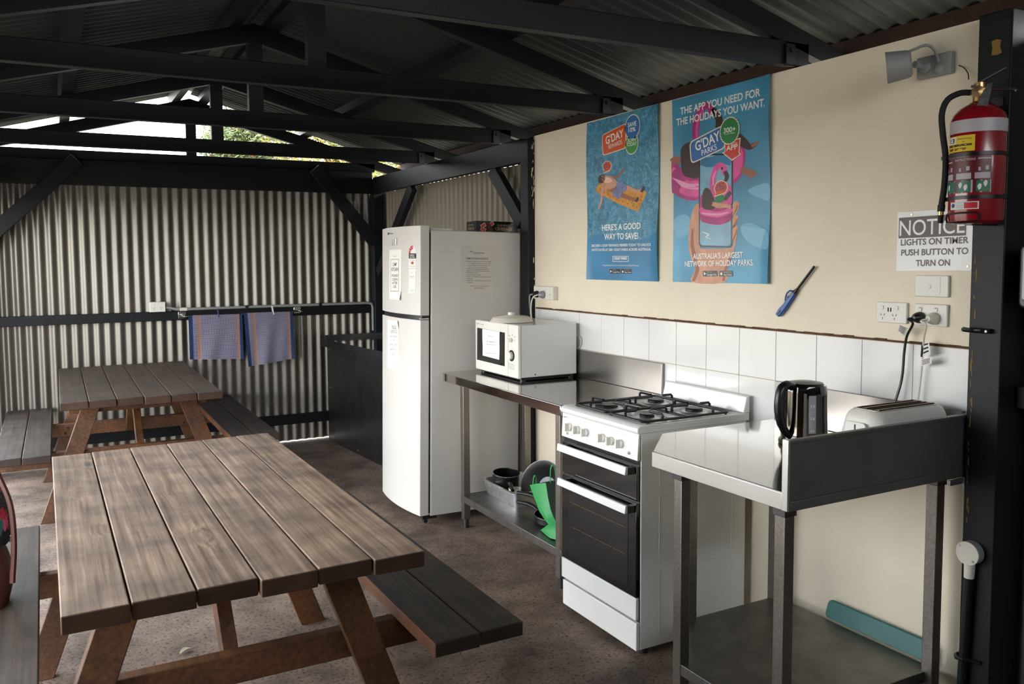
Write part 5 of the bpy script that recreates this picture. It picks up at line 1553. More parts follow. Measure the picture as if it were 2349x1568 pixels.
# hand: palm and wrist, fingers past the phone's right edge
g = G(); flat(g, sf, spl([(812, 1528), (835, 1440), (800, 1340), (788, 1270), (790, 1200), (800, 1110), (826, 1012), (848, 988), (864, 1006), (872, 1200), (870, 1290), (960, 1296), (1080, 1292), (1105, 1235), (1124, 1170), (1118, 1250), (1095, 1335), (1062, 1425), (1040, 1528)], 3), Z3, 1.5)
obj('printed_palm', g, 'print_skin', t, smooth=False)
ribbon(sf, Z3, [(822, 1520), (850, 1440), (830, 1350), (815, 1260), (818, 1160)], [20, 26, 26, 22, 12], 1.7, 'printed_palm_shade', 'print_skin_dark', t)
ribbon(sf, Z3, [(1030, 1520), (1050, 1430), (1085, 1340)], [16, 22, 16], 1.7, 'printed_palm_shade', 'print_skin_dark', t)
for (p0, p1, w) in (((1088, 1060), (1122, 985), 46), ((1086, 1140), (1118, 1080), 40), ((1082, 1240), (1116, 1150), 36)):
    ribbon(sf, Z3, [p0, ((p0[0]+p1[0])/2+4, (p0[1]+p1[1])/2), p1, (p1[0]+6, p1[1]-14)], [w, w, w*.9, w*.45], 1.8, 'printed_finger', 'print_skin', t)
    ribbon(sf, Z3, [(p0[0]+10, p0[1]+6), ((p0[0]+p1[0])/2+14, (p0[1]+p1[1])/2+6), (p1[0]+8, p1[1]+8)], [6, 9, 6], 1.9, 'printed_finger_shade', 'print_skin_dark', t)
g = G(); flat(g, sf, [(862, 640), (1098, 640), (1092, 1290), (860, 1285)], Z3, 2, 0.022)
ph = obj('printed_phone', g, 'print_black', t, smooth=False)
g = G(); flat(g, sf, [(871, 652), (1089, 652), (1083, 1278), (869, 1273)], Z3, 2.5, 0.018)
obj('phone_screen', g, 'print_screen', ph, smooth=False)
ribbon(sf, Z3, [(875, 690), (940, 700), (1010, 680), (1086, 700)], [60, 70, 60, 50], 2.7, 'screen_water', 'poster_sea', ph)
shape(sf, Z3, [(872, 945), (900, 930), (960, 990), (1020, 1010), (1086, 985), (1086, 1085), (1060, 1115), (990, 1132), (910, 1118), (872, 1090)], 3, 'screen_float', 'print_magenta', ph)
shape(sf, Z3, [(872, 1010), (930, 1030), (1000, 1040), (1085, 1015), (1085, 1050), (1000, 1080), (930, 1075), (872, 1055)], 3.3, 'float_highlight', 'print_pink', ph)
ribbon(sf, Z3, [(880, 1050), (930, 1058), (1000, 1060), (1070, 1045)], [8, 14, 14, 8], 3.5, 'float_highlight', 'print_blush', ph)
ribbon(sf, Z3, [(985, 950), (962, 890), (960, 820), (978, 750), (1006, 722), (1032, 740), (1048, 790)], [60, 46, 40, 40, 42, 44, 34], 3, 'screen_float_neck', 'print_pink', ph)
ribbon(sf, Z3, [(962, 860), (962, 810), (980, 760)], [8, 12, 8], 3.4, 'float_highlight', 'print_blush', ph)
ribbon(sf, Z3, [(1042, 762), (1056, 795), (1048, 825), (1032, 830)], [26, 30, 22, 10], 3.5, 'float_beak', 'print_hair', ph)
g = G(); g.poly(disc(sf, Z3, (1023, 742), 0.006, 3.8, 12)); obj('float_eye', g, 'print_black', ph, smooth=False)
shape(sf, Z3, [(1035, 860), (1070, 850), (1088, 880), (1088, 985), (1040, 1000), (1000, 985)], 3.1, 'screen_float', 'print_pink', ph)
shape(sf, Z3, [(885, 1000), (888, 920), (905, 880), (935, 885), (962, 940), (980, 990), (960, 1025), (905, 1025)], 4, 'screen_swimmer', 'print_hair', ph)
ribbon(sf, Z3, [(955, 985), (1000, 1000), (1045, 1000), (1084, 1010)], [30, 34, 28, 24], 4.2, 'screen_swimmer', 'print_skin', ph)
shape(sf, Z3, [(978, 940), (1030, 925), (1034, 970), (985, 978)], 4.2, 'screen_swimmer', 'print_dkgreen', ph)
ribbon(sf, Z3, [(1040, 960), (1062, 930), (1084, 905)], [26, 30, 26], 4.0, 'screen_swimmer', 'print_black', ph)
ribbon(sf, Z3, [(885, 1180), (930, 1200), (910, 1215), (945, 1230)], [3, 7, 4, 3], 3, 'screen_glint', 'print_white', ph)
# badges
g = G(); flat(g, sf, [(796, 560), (1036, 438), (1050, 600), (808, 714)], Z3, 5, 0.026)
g.poly(disc(sf, Z3, (1076, 482), 0.058, 6, 96, 0.03, 24)); flat(g, sf, [(1040, 560), (1152, 530), (1144, 632), (1155, 645), (1092, 690), (1024, 635), (1042, 625)], Z3, 4.5)
obj('badge_border', g, 'print_cream', t, smooth=False)
g = G(); flat(g, sf, [(804, 566), (1030, 449), (1043, 594), (814, 703)], Z3, 5.5, 0.022); obj('badge', g, 'print_blue', t, smooth=False)
g = G(); g.poly(disc(sf, Z3, (1076, 482), 0.053, 6.5, 96, 0.03, 24)); obj('badge', g, 'print_dkgreen', t, smooth=False)
g = G(); flat(g, sf, [(1046, 566), (1146, 538), (1138, 636), (1146, 645), (1092, 680), (1034, 635), (1046, 630)], Z3, 5); obj('badge', g, 'print_red', t, smooth=False)
g = G()
ptext(g, sf, Z3, "G'DAY", (843, 624), (1013, 544), 0.041, 6, 0.02); ptext(g, sf, Z3, 'PARKS', (884, 656), (989, 610), 0.025, 6, 0.005)
ptext(g, sf, Z3, '300+', (1035, 500), (1118, 485), 0.021, 7, 0.015); ptext(g, sf, Z3, 'HOLIDAY PARKS', (1040, 512), (1113, 500), 0.005, 7, 0.0)
ptext(g, sf, Z3, 'APP', (1053, 622), (1132, 606), 0.021, 6, 0.015); ptext(g, sf, Z3, 'DOWNLOAD THE', (1058, 580), (1128, 570), 0.005, 6, 0.0)
ptext(g, sf, Z3, 'THE APP YOU NEED FOR', (732, 372), (1287, 240), 0.031, 2, 0.02); ptext(g, sf, Z3, 'THE HOLIDAYS YOU WANT.', (706, 449), (1321, 312), 0.031, 2, 0.02)
ptext(g, sf, Z3, "AUSTRALIA'S LARGEST", (821, 1368), (1167, 1357), 0.0235, 3, 0.02); ptext(g, sf, Z3, 'NETWORK OF HOLIDAY PARKS.', (765, 1419), (1242, 1411), 0.0235, 3, 0.02)
obj('lettering', g, 'print_white', t, smooth=False)
g = G()
for x0, x1 in ((890, 992), (1003, 1096)): flat(g, sf, [(x0, 1449), (x1, 1448), (x1, 1488), (x0, 1488)], Z3, 3, 0.003)
bk = obj('app_badge', g, 'print_black', t, smooth=False)
g = G()
ptext(g, sf, Z3, 'Google Play', (919, 1482), (986, 1482), 0.009, 4, 0.0); ptext(g, sf, Z3, 'App Store', (1033, 1482), (1090, 1482), 0.009, 4, 0.0)
ptext(g, sf, Z3, 'GET IT ON', (919, 1460), (950, 1460), 0.0035, 4, 0.0); ptext(g, sf, Z3, 'Download on the', (1033, 1460), (1086, 1460), 0.0035, 4, 0.0)
flat(g, sf, [(897, 1457), (897, 1481), (913, 1469)], Z3, 4); g.poly(disc(sf, Z3, (1018, 1470), 0.0065, 4, 12))
obj('badge_lettering', g, 'print_white', bk, smooth=False)
g = G(); flat(g, sf, spl([(968, 880), (985, 840), (1020, 824), (1052, 838), (1064, 872), (1048, 912), (1005, 928), (972, 938), (978, 915)]), Z3, 5)
obj('bubble_border', g, 'print_cream', t, smooth=False)
g = G(); flat(g, sf, spl([(973, 880), (988, 845), (1020, 830), (1048, 842), (1058, 872), (1044, 907), (1003, 922), (977, 931), (982, 912)]), Z3, 5.5)
bb = obj('speech_bubble', g, 'print_orange', t, smooth=False)
g = G(); ptext(g, sf, Z3, "HEY", (988, 872), (1040, 858), 0.014, 6.5, 0.01); ptext(g, sf, Z3, "GOOD!", (980, 900), (1052, 884), 0.016, 6.5, 0.01)
obj('lettering', g, 'print_navy', bb, smooth=False)

# --- notice sign
NY0, NY1, NZ0, NZ1 = 1.892, 1.629, 1.503, 1.702
t = thing('wall_sign', 'white NOTICE LIGHTS ON TIMER sign beside the right post', 'sign', (-0.0015, 1.76, NZ0))
def NP(u, v, d=0.0): return Vector((-0.0028-d, NY0+(NY1-NY0)*u, NZ0+(NZ1-NZ0)*v+0.004*(u-.5)))
g = G(); g.prism(rpoly([NP(0, 0), NP(1, 0), NP(1, 1), NP(0, 1)], 0.004, 3), (0.002, 0, 0))
obj('plate', g, 'sign_white', t, smooth=False)
g = G(); g.poly([NP(.02, .555, .0004), NP(.92, .555, .0004), NP(.92, .905, .0004), NP(.02, .905, .0004)])
obj('header_panel', g, 'sign_brown', t, smooth=False)
g = G(); write(g, 'NOTICE', NP(.035, .60, .0008), NP(.905, .60, .0008), (0, 0, 0.2*0.255), bold=0.005)
obj('header_lettering', g, 'sign_white', t, smooth=False)
g = G()
for b_, u0, u1, v in (('LIGHTS ON TIMER', .055, .955, .435), ('PUSH BUTTON TO', .065, .955, .262), ('TURN ON', .275, .73, .082)): write(g, b_, NP(u0, v, .0006), NP(u1, v, .0006), (0, 0, 0.2*0.10), bold=0.022)
obj('lettering', g, 'sign_brown', t, smooth=False)
g = G()
for u, v in ((.20, .945), (.955, .065)):
    c_ = NP(u, v); g.cyl(c_, c_+Vector((-0.002, 0, 0)), 0.0035, n=10)
obj('screw', g, 'brass', t)

# --- power points and switch
def plate(name, label, cat, y0, y1, z0, z1, group=None):
    t = thing(name, label, cat, (0, (y0+y1)/2, (z0+z1)/2), group=group)
    g = G(); P = rpoly([(-0.0005, y0, z0), (-0.0005, y1, z0), (-0.0005, y1, z1), (-0.0005, y0, z1)], 0.006, 4)
    g.prism(P, (-0.010, 0, 0)); obj('faceplate', g, 'white_plastic', t, bevel=0.003, seg=3)
    return t
def rocker(t, y, z, m='white_plastic', r=0.0075):
    g = G(); P = rpoly([(-0.0105, y+r*.8, z-r), (-0.0105, y-r*.8, z-r), (-0.0105, y-r*.8, z+r), (-0.0105, y+r*.8, z+r)], r*.7, 4)
    g.prism(P, (-0.003, 0, 0)); return obj('rocker_switch', g, m, t, bevel=0.001)
def outlet(t, y, z, s=1.0, x=-0.0107):
    g = G()
    for dy, dz, a in ((0.0065, 0.004, 0.52), (-0.0065, 0.004, -0.52), (0, -0.009, 0)):
        c_ = Vector((x, y+dy*s, z+dz*s)); h = 0.0042*s; w = 0.0011
        ex = Vector((0, math.cos(a), -math.sin(a))); ez = Vector((0, math.sin(a), math.cos(a)))
        g.poly([c_-ex*w-ez*h, c_+ex*w-ez*h, c_+ex*w+ez*h, c_-ex*w+ez*h])
    return obj('outlet_slots', g, 'ink', t, smooth=False)
t = plate('power_outlet', 'white double power point with two USB ports, left of the plugged one', 'power point', 1.962, 1.843, 1.322, 1.394, 'power points')
for y in (1.937, 1.880): rocker(t, y, 1.375)
g = G()
for y in (1.9135, 1.9035): g.box(-0.0112, -0.0106, y-.0022, y+.0022, 1.361, 1.375)
obj('usb_port', g, 'ink', t, smooth=False)
outlet(t, 1.935, 1.346); outlet(t, 1.889, 1.346)
t = plate('power_outlet', 'white double power point with black and white plugs in it', 'power point', 1.816, 1.699, 1.321, 1.394, 'power points')
for y in (1.793, 1.738):
    o = rocker(t, y, 1.376)
    g = G(); g.box(-0.0139, -0.0136, y-.003, y+.003, 1.379, 1.3815); obj('red_mark', g, 'red_print', o, smooth=False)
t = plate('light_switch', 'white wall plate with one round push button below the sign', 'switch', 1.816, 1.698, 1.417, 1.488)
g = G(); P = rpoly([(-0.0104, 1.803, 1.424), (-0.0104, 1.725, 1.424), (-0.0104, 1.725, 1.482), (-0.0104, 1.803, 1.482)], 0.006, 4); g.prism(P, (-0.001, 0, 0)); obj('inner_plate', g, 'white_plastic', t, bevel=0.0006)
g = G(); g.lathe([(0, 0), (0.0075, 0), (0.007, 0.0025), (0, 0.0032)], (-0.0113, 1.764, 1.451), (-1, 0, 0), 18); obj('push_button', g, 'white_plastic', t)
FMI = FM.inverted()
def plug(t, m, c, outv, down, r=0.019):
    c = Vector(c); o = Vector(outv).normalized()
    g = G(); g.lathe([(0, 0), (r, 0), (r, 0.010), (r*.8, 0.022), (r*.45, 0.032), (0, 0.034)], c, o, 22)
    obj('plug', g, m, t, pre=FMI if t is fr else None)
    return t
def cordpts(pl): return [WP(px, py, x) for px, py, x in pl]
t = plug(kettle_t, 'black_plastic', (-0.0112, 1.792, 1.348), (-1, 0.10, -.05), 0, 0.019)
tr = [(-0.040, 1.797, 1.346)]
g = G(); g.tube([Vector((-0.040, 1.797, 1.346)), Vector((-0.052, 1.806, 1.342))]+cordpts([(2094, 742, -0.05), (2080, 772, -0.035), (2074, 810, -0.03), (2071, 850, -0.03), (2066, 880, -0.032), (2054, 920, -0.045), (2045, 948, -0.06)]), 0.0042, 8, smooth=6)
obj('power_cord', g, 'black_plastic', t)
def flag(t, quad, x, m='paper', lines=5, nm='cord_tag'):
    P = [WP(px, py, xx) for (px, py), xx in zip(quad, x)]
    f = lambda u, v: (P[0]*(1-u)+P[1]*u)*(1-v)+(P[3]*(1-u)+P[2]*u)*v+Vector((-0.003*math.sin(3*u), 0, 0))
    g = G(); g.sheet(f, 6, 4, (0.0005, 0, 0)); o = obj(nm, g, m, t)
    g = G()
    for k in range(lines):
        v0 = 0.12+0.8*k/lines; v1 = v0+0.35/lines
        g.grid(lambda u, v: f(0.1+0.75*u, v0+(v1-v0)*v)+Vector((-.0006, 0, 0)), 4, 1)
    obj('tag_print', g, 'ink', o, smooth=False)
flag(t, [(2064, 742), (2083, 752), (2076, 771), (2059, 759)], (-0.05, -0.04, -0.035, -0.045))
t = plug(toaster_t, 'warm_plastic', (-0.0112, 1.742, 1.347), (-1, 0.05, 0), 0, 0.020)
g = G(); g.tube([Vector((-0.043, 1.744, 1.347)), Vector((-0.058, 1.757, 1.340))]+cordpts([(2124, 745, -0.06), (2119, 775, -0.045), (2118, 800, -0.032), (2115, 835, -0.03), (2111, 875, -0.03), (2106, 912, -0.032), (2103, 935, -0.035)]), 0.0034, 8, smooth=6)
obj('power_cord', g, 'warm_plastic', t)
g = G(); g.tube(cordpts([(2117, 790, -0.034), (2115, 818, -0.032)]), 0.0045, 8); obj('cord_sleeve', g, 'ink', t)
flag(t, [(2119, 785), (2131, 782), (2135, 812), (2116, 820)], (-0.034, -0.045, -0.045, -0.034), lines=3)
flag(t, [(2113, 824), (2138, 818), (2137, 834), (2113, 840)], (-0.034, -0.048, -0.048, -0.034), lines=5)
# four-way outlet by the microwave with its plugs
t = thing('power_outlet', 'white four-way power point with plugs in it above the microwave', 'power point', (0, 4.16, 1.355), group='power points')
g = G(); g.prism(rpoly([(-0.0005, 4.262, 1.318), (-0.0005, 4.047, 1.318), (-0.0005, 4.047, 1.392), (-0.0005, 4.262, 1.392)], 0.003, 3), (-0.032, 0, 0)); obj('faceplate', g, 'white_plastic', t, bevel=0.002)
for y in (4.235, 4.185, 4.135, 4.085):
    g = G(); g.box(-0.0345, -0.032, y-.006, y+.006, 1.368, 1.381); obj('rocker_switch', g, 'white_plastic', t, bevel=0.001)
outlet(t, 4.082, 1.342, 1.1, -0.0328)
t = plug(mw_t, 'clear_plastic', (-0.0327, 4.150, 1.345), (-1, 0.3, 0.0), 0, 0.022)
g = G(); g.tube([(-0.066, 4.16, 1.345), (-0.085, 4.18, 1.330), (-0.088, 4.20, 1.28), (-0.075, 4.215, 1.2), (-0.03, 4.25, 1.05), (-0.028, 4.27, 0.8)], 0.004, 8, smooth=6); obj('power_cord', g, 'warm_plastic', t)
t = plug(fr, 'ink', (-0.0327, 4.215, 1.345), (-1, 0.2, 0.1), 0, 0.020)
g = G(); g.tube([(-0.062, 4.22, 1.345), (-0.078, 4.232, 1.335), (-0.072, 4.235, 1.25), (-0.06, 4.24, 1.15), (-0.03, 4.262, 0.95)], 0.0045, 8, smooth=6); obj('power_cord', g, 'conduit_grey', t, pre=FMI)

# --- gas lighter hung on the wall
LA, LB = WP(1868, 611, -0.012), WP(1829, 663, -0.012); LC = WP(1786, 722, -0.012)
t = thing('gas_lighter', 'blue long-nosed gas lighter stuck to the cream wall', 'lighter', (-0.004, LC.y, LC.z))
g = G(); g.cyl(LA, LB, 0.005, n=12); obj('barrel', g, 'black_iron', t)
g = G(); g.cyl(LB, LB+(LB-LA).normalized()*0.018, 0.006, 0.010, n=12); obj('collar', g, 'black_plastic', t)
ld = (LC-LB).normalized(); ls = Vector((0, -ld.z, ld.y))
if ls.y < 0: ls = -ls
g = G(); B0 = LB+ld*0.016
hw = [B0-ls*0.008, B0+ld*0.03-ls*0.011, B0+ld*0.085-ls*0.013, B0+ld*0.125-ls*0.010, B0+ld*0.128+ls*0.010, B0+ld*0.10+ls*0.013, B0+ld*0.07+ls*0.008, B0+ld*0.055+ls*0.010, B0+ld*0.03+ls*0.006, B0+ls*0.008]
g.prism([p+Vector((0.009, 0, 0)) for p in hw], (-0.018, 0, 0)); obj('handle', g, 'blue_plastic', t, bevel=0.004, seg=3)
g = G(); g.tube([B0+ls*0.006+ld*0.004, B0+ls*0.022+ld*0.012, B0+ls*0.026+ld*0.035, B0+ls*0.014+ld*0.058], 0.003, 8, smooth=5); obj('trigger_guard', g, 'blue_plastic', t)
g = G(); g.tube([B0+ls*0.007+ld*0.026, B0+ls*0.015+ld*0.034, B0+ls*0.012+ld*0.046], 0.004, 8, smooth=4); obj('trigger', g, 'conduit_grey', t)
g = G(); g.poly([B0+ld*0.095+ls*0.001+Vector((-.0093, 0, 0)), B0+ld*0.118+ls*0.001+Vector((-.0093, 0, 0)), B0+ld*0.118-ls*0.003+Vector((-.0093, 0, 0)), B0+ld*0.095-ls*0.003+Vector((-.0093, 0, 0))]); obj('fuel_slot', g, 'ink', t, smooth=False)

# --- floodlight
t = thing('floodlight', 'grey adjustable spotlight on a wall bracket near the roof', 'light', (0, 1.765, 2.165))
g = G(); P = rpoly([(-0.0005, 1.823, 2.128), (-0.0005, 1.705, 2.128), (-0.0005, 1.705, 2.197), (-0.0005, 1.823, 2.197)], 0.004, 3)
g.prism(P, (-0.022, 0, 0)); obj('base_plate', g, 'conduit_grey', t, bevel=0.003)
g = G(); g.sphere((-0.024, 1.742, 2.150), 0.018, 12, .5, 1, 1); g.sphere((-0.024, 1.790, 2.160), 0.020, 12, .7, 1, 1); obj('boss', g, 'conduit_grey', t)
g = G(); g.tube([(-0.030, 1.790, 2.160), (-0.060, 1.785, 2.162), (-0.085, 1.785, 2.165)], [0.010, 0.008, 0.011], 10, smooth=4); obj('knuckle', g, 'conduit_grey', t)
hd = Vector((-0.58, 0.80, -0.10)).normalized(); hc = Vector((-0.100, 1.788, 2.166))
g = G(); g.lathe([(0, -0.004), (0.034, -0.003), (0.042, 0.003), (0.044, 0.012), (0.050, 0.066), (0.051, 0.071), (0.047, 0.071), (0.044, 0.062), (0, 0.058)], hc, hd, 28)
obj('lamp_head', g, 'conduit_grey', t)
g = G(); g.tube([hc+Vector((-0.02, 0.0, 0.032)), hc+Vector((0.01, -0.005, 0.045)), (-0.06, 1.762, 2.222), (-0.035, 1.752, 2.205), (-0.024, 1.745, 2.17)], 0.0045, 8, smooth=6); obj('flex', g, 'conduit_grey', t)
g = G(); g.tube([(-0.002, 1.692, 2.150), (-0.006, 1.672, 2.138), (-0.012, 1.655, 2.118), (-0.03, 1.640, 2.095)], 0.0015, 6, smooth=4)
solo('wire_stub', g, 'ink', 'short loose dark wire sticking out beside the post top', 'wire', (-0.002, 1.692, 2.15))

# ================================================================== FIRE EXTINGUISHER on the right post
E0 = Vector((-0.136, 1.537, 1.645)); ER = 0.0735
t = thing('fire_extinguisher', 'red fire extinguisher with a white band hung on the dark right post', 'fire extinguisher', E0)
g = G(); g.lathe([(0, 0.004), (ER-.012, 0), (ER-.002, 0.008), (ER, 0.02), (ER, 0.300), (ER-.006, 0.318), (ER-.022, 0.336), (0.028, 0.350), (0.020, 0.356), (0, 0.358)], E0, (0, 0, 1), 48)
obj('cylinder', g, 'red_paint', t)
vv = Vector((CAM.x-E0.x, CAM.y-E0.y, 0)).normalized(); ss = Vector((vv.y, -vv.x, 0)); ss = ss if ss.dot(_r) > 0 else -ss
def ep(a, z, d=0.0004): return E0+(vv*math.cos(a)+ss*math.sin(a))*(ER+d)+Vector((0, 0, z))
def epatch(a0, a1, z0, z1, d=0.0005, n=14):
    g = G(); g.grid(lambda u, v: ep(a0+(a1-a0)*u, z0+(z1-z0)*v, d), n, 1); return g
g = G(); g.lathe([(ER+.0004, 0.262), (ER+.0008, 0.262), (ER+.0008, 0.299), (ER+.0004, 0.299), (ER+.0004, 0.262)], E0, (0, 0, 1), 48, closed=True); obj('white_band', g, 'band_white', t)
g = epatch(-1.46, -0.10, 0.208, 0.254); yl = obj('service_label', g, 'yellow_print', t)
g = epatch(-1.30, -0.85, 0.232, 0.252, 0.0009, 5); obj('number_panel', g, 'paper', yl)
def ewrite(g, b_, a0, a1, z, h, d=0.0013, bold=0.02):
    vs, fs = glyphs(b_, bold); g.raw([ep(a0+(a1-a0)*x, z+h*y, d) for x, y in vs], fs)
g = G(); ewrite(g, '13', -1.22, -0.92, 0.235, 0.013); ewrite(g, 'Serviced locally', -0.78, -0.22, 0.243, 0.004, bold=0); ewrite(g, 'by', -0.56, -0.46, 0.235, 0.003, bold=0)
ewrite(g, 'FIRE SERVICES', -1.35, -0.20, 0.224, 0.0055, bold=0.05); ewrite(g, '0429 219 937', -1.25, -0.40, 0.213, 0.0055, bold=0.05); obj('lettering', g, 'ink', yl, smooth=False)
g = epatch(-1.55, 0.50, 0.088, 0.196, 0.0005); il = obj('instruction_label', g, 'maroon_print', t)
g = G(); ewrite(g, 'INSTRUCTIONS', -0.86, -0.06, 0.181, 0.006, 0.001); ewrite(g, 'ABE POWDER', -1.45, -0.30, 0.191, 0.004, 0.001, 0)
def pat(g, a0, a1, z0, z1, d=0.001): g.grid(lambda u, v: ep(a0+(a1-a0)*u, z0+(z1-z0)*v, d), 6, 1)
pat(g, 0.02, 0.48, 0.183, 0.187); pat(g, -1.45, -1.02, 0.178, 0.182)
for a0, a1 in ((-1.5, -0.95), (-0.78, -0.20), (-0.08, 0.46)): pat(g, a0, a1, 0.128, 0.145); pat(g, a0+.12, a0+.2, 0.15, 0.160); pat(g, a1-.18, a1-.06, 0.152, 0.164)
pat(g, -1.55, 0.50, 0.0885, 0.124, 0.0008)
obj('label_print', g, 'band_white', il, smooth=False)
g = G()
for a0, a1 in ((-1.52, -0.84), (-0.70, -0.20), (-0.02, 0.46)): pat(g, a0, a1, 0.091, 0.122, 0.0013)
obj('green_panel', g, 'green_print', il, smooth=False)
g = G()
for a, z in ((-1.2, 0.105), (-0.58, 0.110), (-0.38, 0.103), (0.10, 0.104), (0.30, 0.113)):
    g.poly([ep(a+0.09*math.cos(i*2*PI/7)*(1 if i % 2 else .7), z+0.009*math.sin(i*2*PI/7)*(1.1 if i % 3 else .7), 0.0018) for i in range(7)])
obj('pictogram', g, 'paper', il, smooth=False)
g = epatch(-1.05, 0.10, 0.041, 0.063); wl = obj('check_label', g, 'paper', t)
g = epatch(-0.42, 0.05, 0.0435, 0.0605, 0.0009, 6); obj('red_panel', g, 'red_print', wl, smooth=False)
g = G(); ewrite(g, 'Product Quality Checked', -0.72, 0.02, 0.0595, 0.002, 0.001, 0)
for z in (0.053, 0.049, 0.045): ewrite(g, 'Date Tested', -0.72, -0.46, z, 0.0022, 0.001, 0)
g.poly([ep(-0.90+.10*math.cos(i*PI/3), 0.053+0.007*math.sin(i*PI/3), .001) for i in range(6)]); obj('lettering', g, 'print_navy', wl, smooth=False)
for z in (0.199, 0.075):
    g = G(); g.lathe([(ER+.001, z-.005), (ER+.0032, z-.005), (ER+.0032, z+.006), (ER+.001, z+.006), (ER+.001, z-.005)], E0, (0, 0, 1), 40, closed=True)
    q = ep(-1.72, z, 0.004); g.box(q.x-.006, q.x+.016, q.y-.002, q.y+.018, q.z-.005, q.z+.006)
    obj('hose_strap', g, 'black_plastic', t)
g = G(); g.lathe([(0.018, 0.356), (0.018, 0.372), (0.024, 0.376), (0.024, 0.392), (0.014, 0.396), (0.014, 0.410), (0, 0.410)], E0, (0, 0, 1), 20); obj('valve', g, 'brass', t)
g = G(); c_ = E0+Vector((0, 0, 0.382))+vv*0.022-ss*0.004; g.lathe([(0, 0), (0.016, 0), (0.016, 0.008), (0, 0.010)], c_, vv, 20); obj('pressure_gauge', g, 'brass', t)
up = Vector((0, 0, 1))
g = G(); p = E0+up*0.400-ss*0.022; g.beam(p, p+ss*0.085+up*0.045, 0.004, 0.016, vv); g.beam(p+up*.001, p+ss*0.03+up*0.010, 0.005, 0.018, vv); obj('squeeze_lever', g, 'steel_dark', t, smooth=False)
g = G(); p = E0+up*0.392+ss*0.012; g.tube([p, p+ss*0.03-up*.004, p+ss*0.075-up*0.008, p+ss*0.08-up*.014], 0.005, 8); obj('carry_handle', g, 'steel', t)
g = G(); p = E0+up*0.40+vv*0.030+ss*0.008
g.prism([p+ss*0.010, p+ss*0.024+up*.003, p+ss*0.012-up*0.070+vv*.02, p-ss*0.020-up*0.074+vv*.02], vv*0.0015); obj('inspection_tag', g, 'zinc', t, smooth=False)
q = lambda a, z, d: E0+(vv*math.cos(a)+ss*math.sin(a))*d+up*z
g = G(); g.tube([q(-1.6, 0.384, 0.018), q(-1.6, 0.386, 0.05), q(-1.6, 0.370, 0.082), q(-1.6, 0.33, 0.096), q(-1.62, 0.27, 0.092), q(-1.64, 0.20, 0.083), q(-1.64, 0.12, 0.084), q(-1.64, 0.06, 0.090)], [0.009]*8, 10, smooth=6); obj('hose', g, 'black_rubber', t)
g = G(); g.cyl(q(-1.64, 0.060, 0.090), q(-1.64, 0.040, 0.091), 0.0105, n=12); g.cyl(q(-1.64, 0.030, 0.091), q(-1.64, 0.005, 0.092), 0.008, 0.007, n=12); hn = obj('nozzle', g, 'black_rubber', t)
g = G(); g.cyl(q(-1.64, 0.041, 0.091), q(-1.64, 0.029, 0.091), 0.008, n=12); obj('nozzle_ring', g, 'brass', hn)
g = G(); g.box(-0.0455-.004, -0.0458, 1.520, 1.554, 1.66, 2.02); g.box(-0.075, -0.0458, 1.527, 1.547, 1.985, 1.993)
pts = [ep(a, 0.005+dz, 0.004) for a, dz in ((-1.25, 0), (-1.35, 0.012), (-1.25, 0.024), (-0.6, 0.026), (0.05, 0.026), (0.15, 0.014), (0.05, 0.0), (-0.6, -0.002))]
g.tube(pts+[pts[0], pts[1]], 0.0028, 6)
g.box(E0.x-0.03, -0.0458, 1.530, 1.545, 1.6405, 1.6445)
obj('wall_bracket', g, 'black_plastic', t)

# --- round junction box with a conduit down the post
t = thing('junction_box', 'round grey electrical junction box low on the right post', 'junction box', (-0.0455, 1.568, 0.625))
g = G(); g.lathe([(0, 0), (0.036, 0), (0.036, 0.028), (0, 0.028)], (-0.0458, 1.566, 0.628), (-1, 0, 0), 32); obj('housing', g, 'conduit_grey', t, bevel=0.002)
g = G(); g.lathe([(0, 0.0285), (0.037, 0.0285), (0.037, 0.033), (0, 0.033)], (-0.0458, 1.566, 0.628), (-1, 0, 0), 32); lid_ = obj('lid', g, 'warm_plastic', t, bevel=0.001)
g = G()
for dy, dz in ((0.022, 0.020), (-0.020, -0.020)): g.cyl((-0.0790, 1.566+dy, 0.628+dz), (-0.0800, 1.566+dy, 0.628+dz), 0.0045, n=10)
obj('screw', g, 'zinc', lid_)
g = G(); g.cyl((-0.062, 1.566, 0.594), (-0.062, 1.567, 0.548), 0.016, 0.0145, n=20); obj('spigot', g, 'warm_plastic', t)
t = thing('conduit', 'dark painted conduit running down the right post from the junction box', 'conduit', (-0.062, 1.58, 0))
g = G(); g.tube([(-0.062, 1.567, 0.549), (-0.062, 1.572, 0.40), (-0.062, 1.580, 0.2), (-0.062, 1.583, 0.002)], 0.0135, 14); obj('pipe', g, 'dark_paint', t)
g = G(); g.tube([(-0.047, 1.603, 0.285), (-0.064, 1.601, 0.285), (-0.078, 1.590, 0.285), (-0.078, 1.570, 0.285), (-0.060, 1.560, 0.285), (-0.049, 1.530, 0.285)], 0.006, 8); obj('saddle', g, 'black_plastic', t)
t = thing('pipe_saddle', 'empty black pipe saddle screwed to the right post at tile height', 'bracket', (-0.048, 1.573, 1.322))
g = G(); g.tube([(-0.0535, 1.530, 1.322), (-0.0535, 1.560, 1.322), (-0.072, 1.575, 1.323), (-0.074, 1.600, 1.324), (-0.056, 1.612, 1.324)], 0.0075, 8, smooth=4); obj('strap', g, 'black_plastic', t)
g = G(); g.cyl((-0.060, 1.540, 1.322), (-0.0635, 1.540, 1.322), 0.004, n=8); obj('screw', g, 'zinc', t)

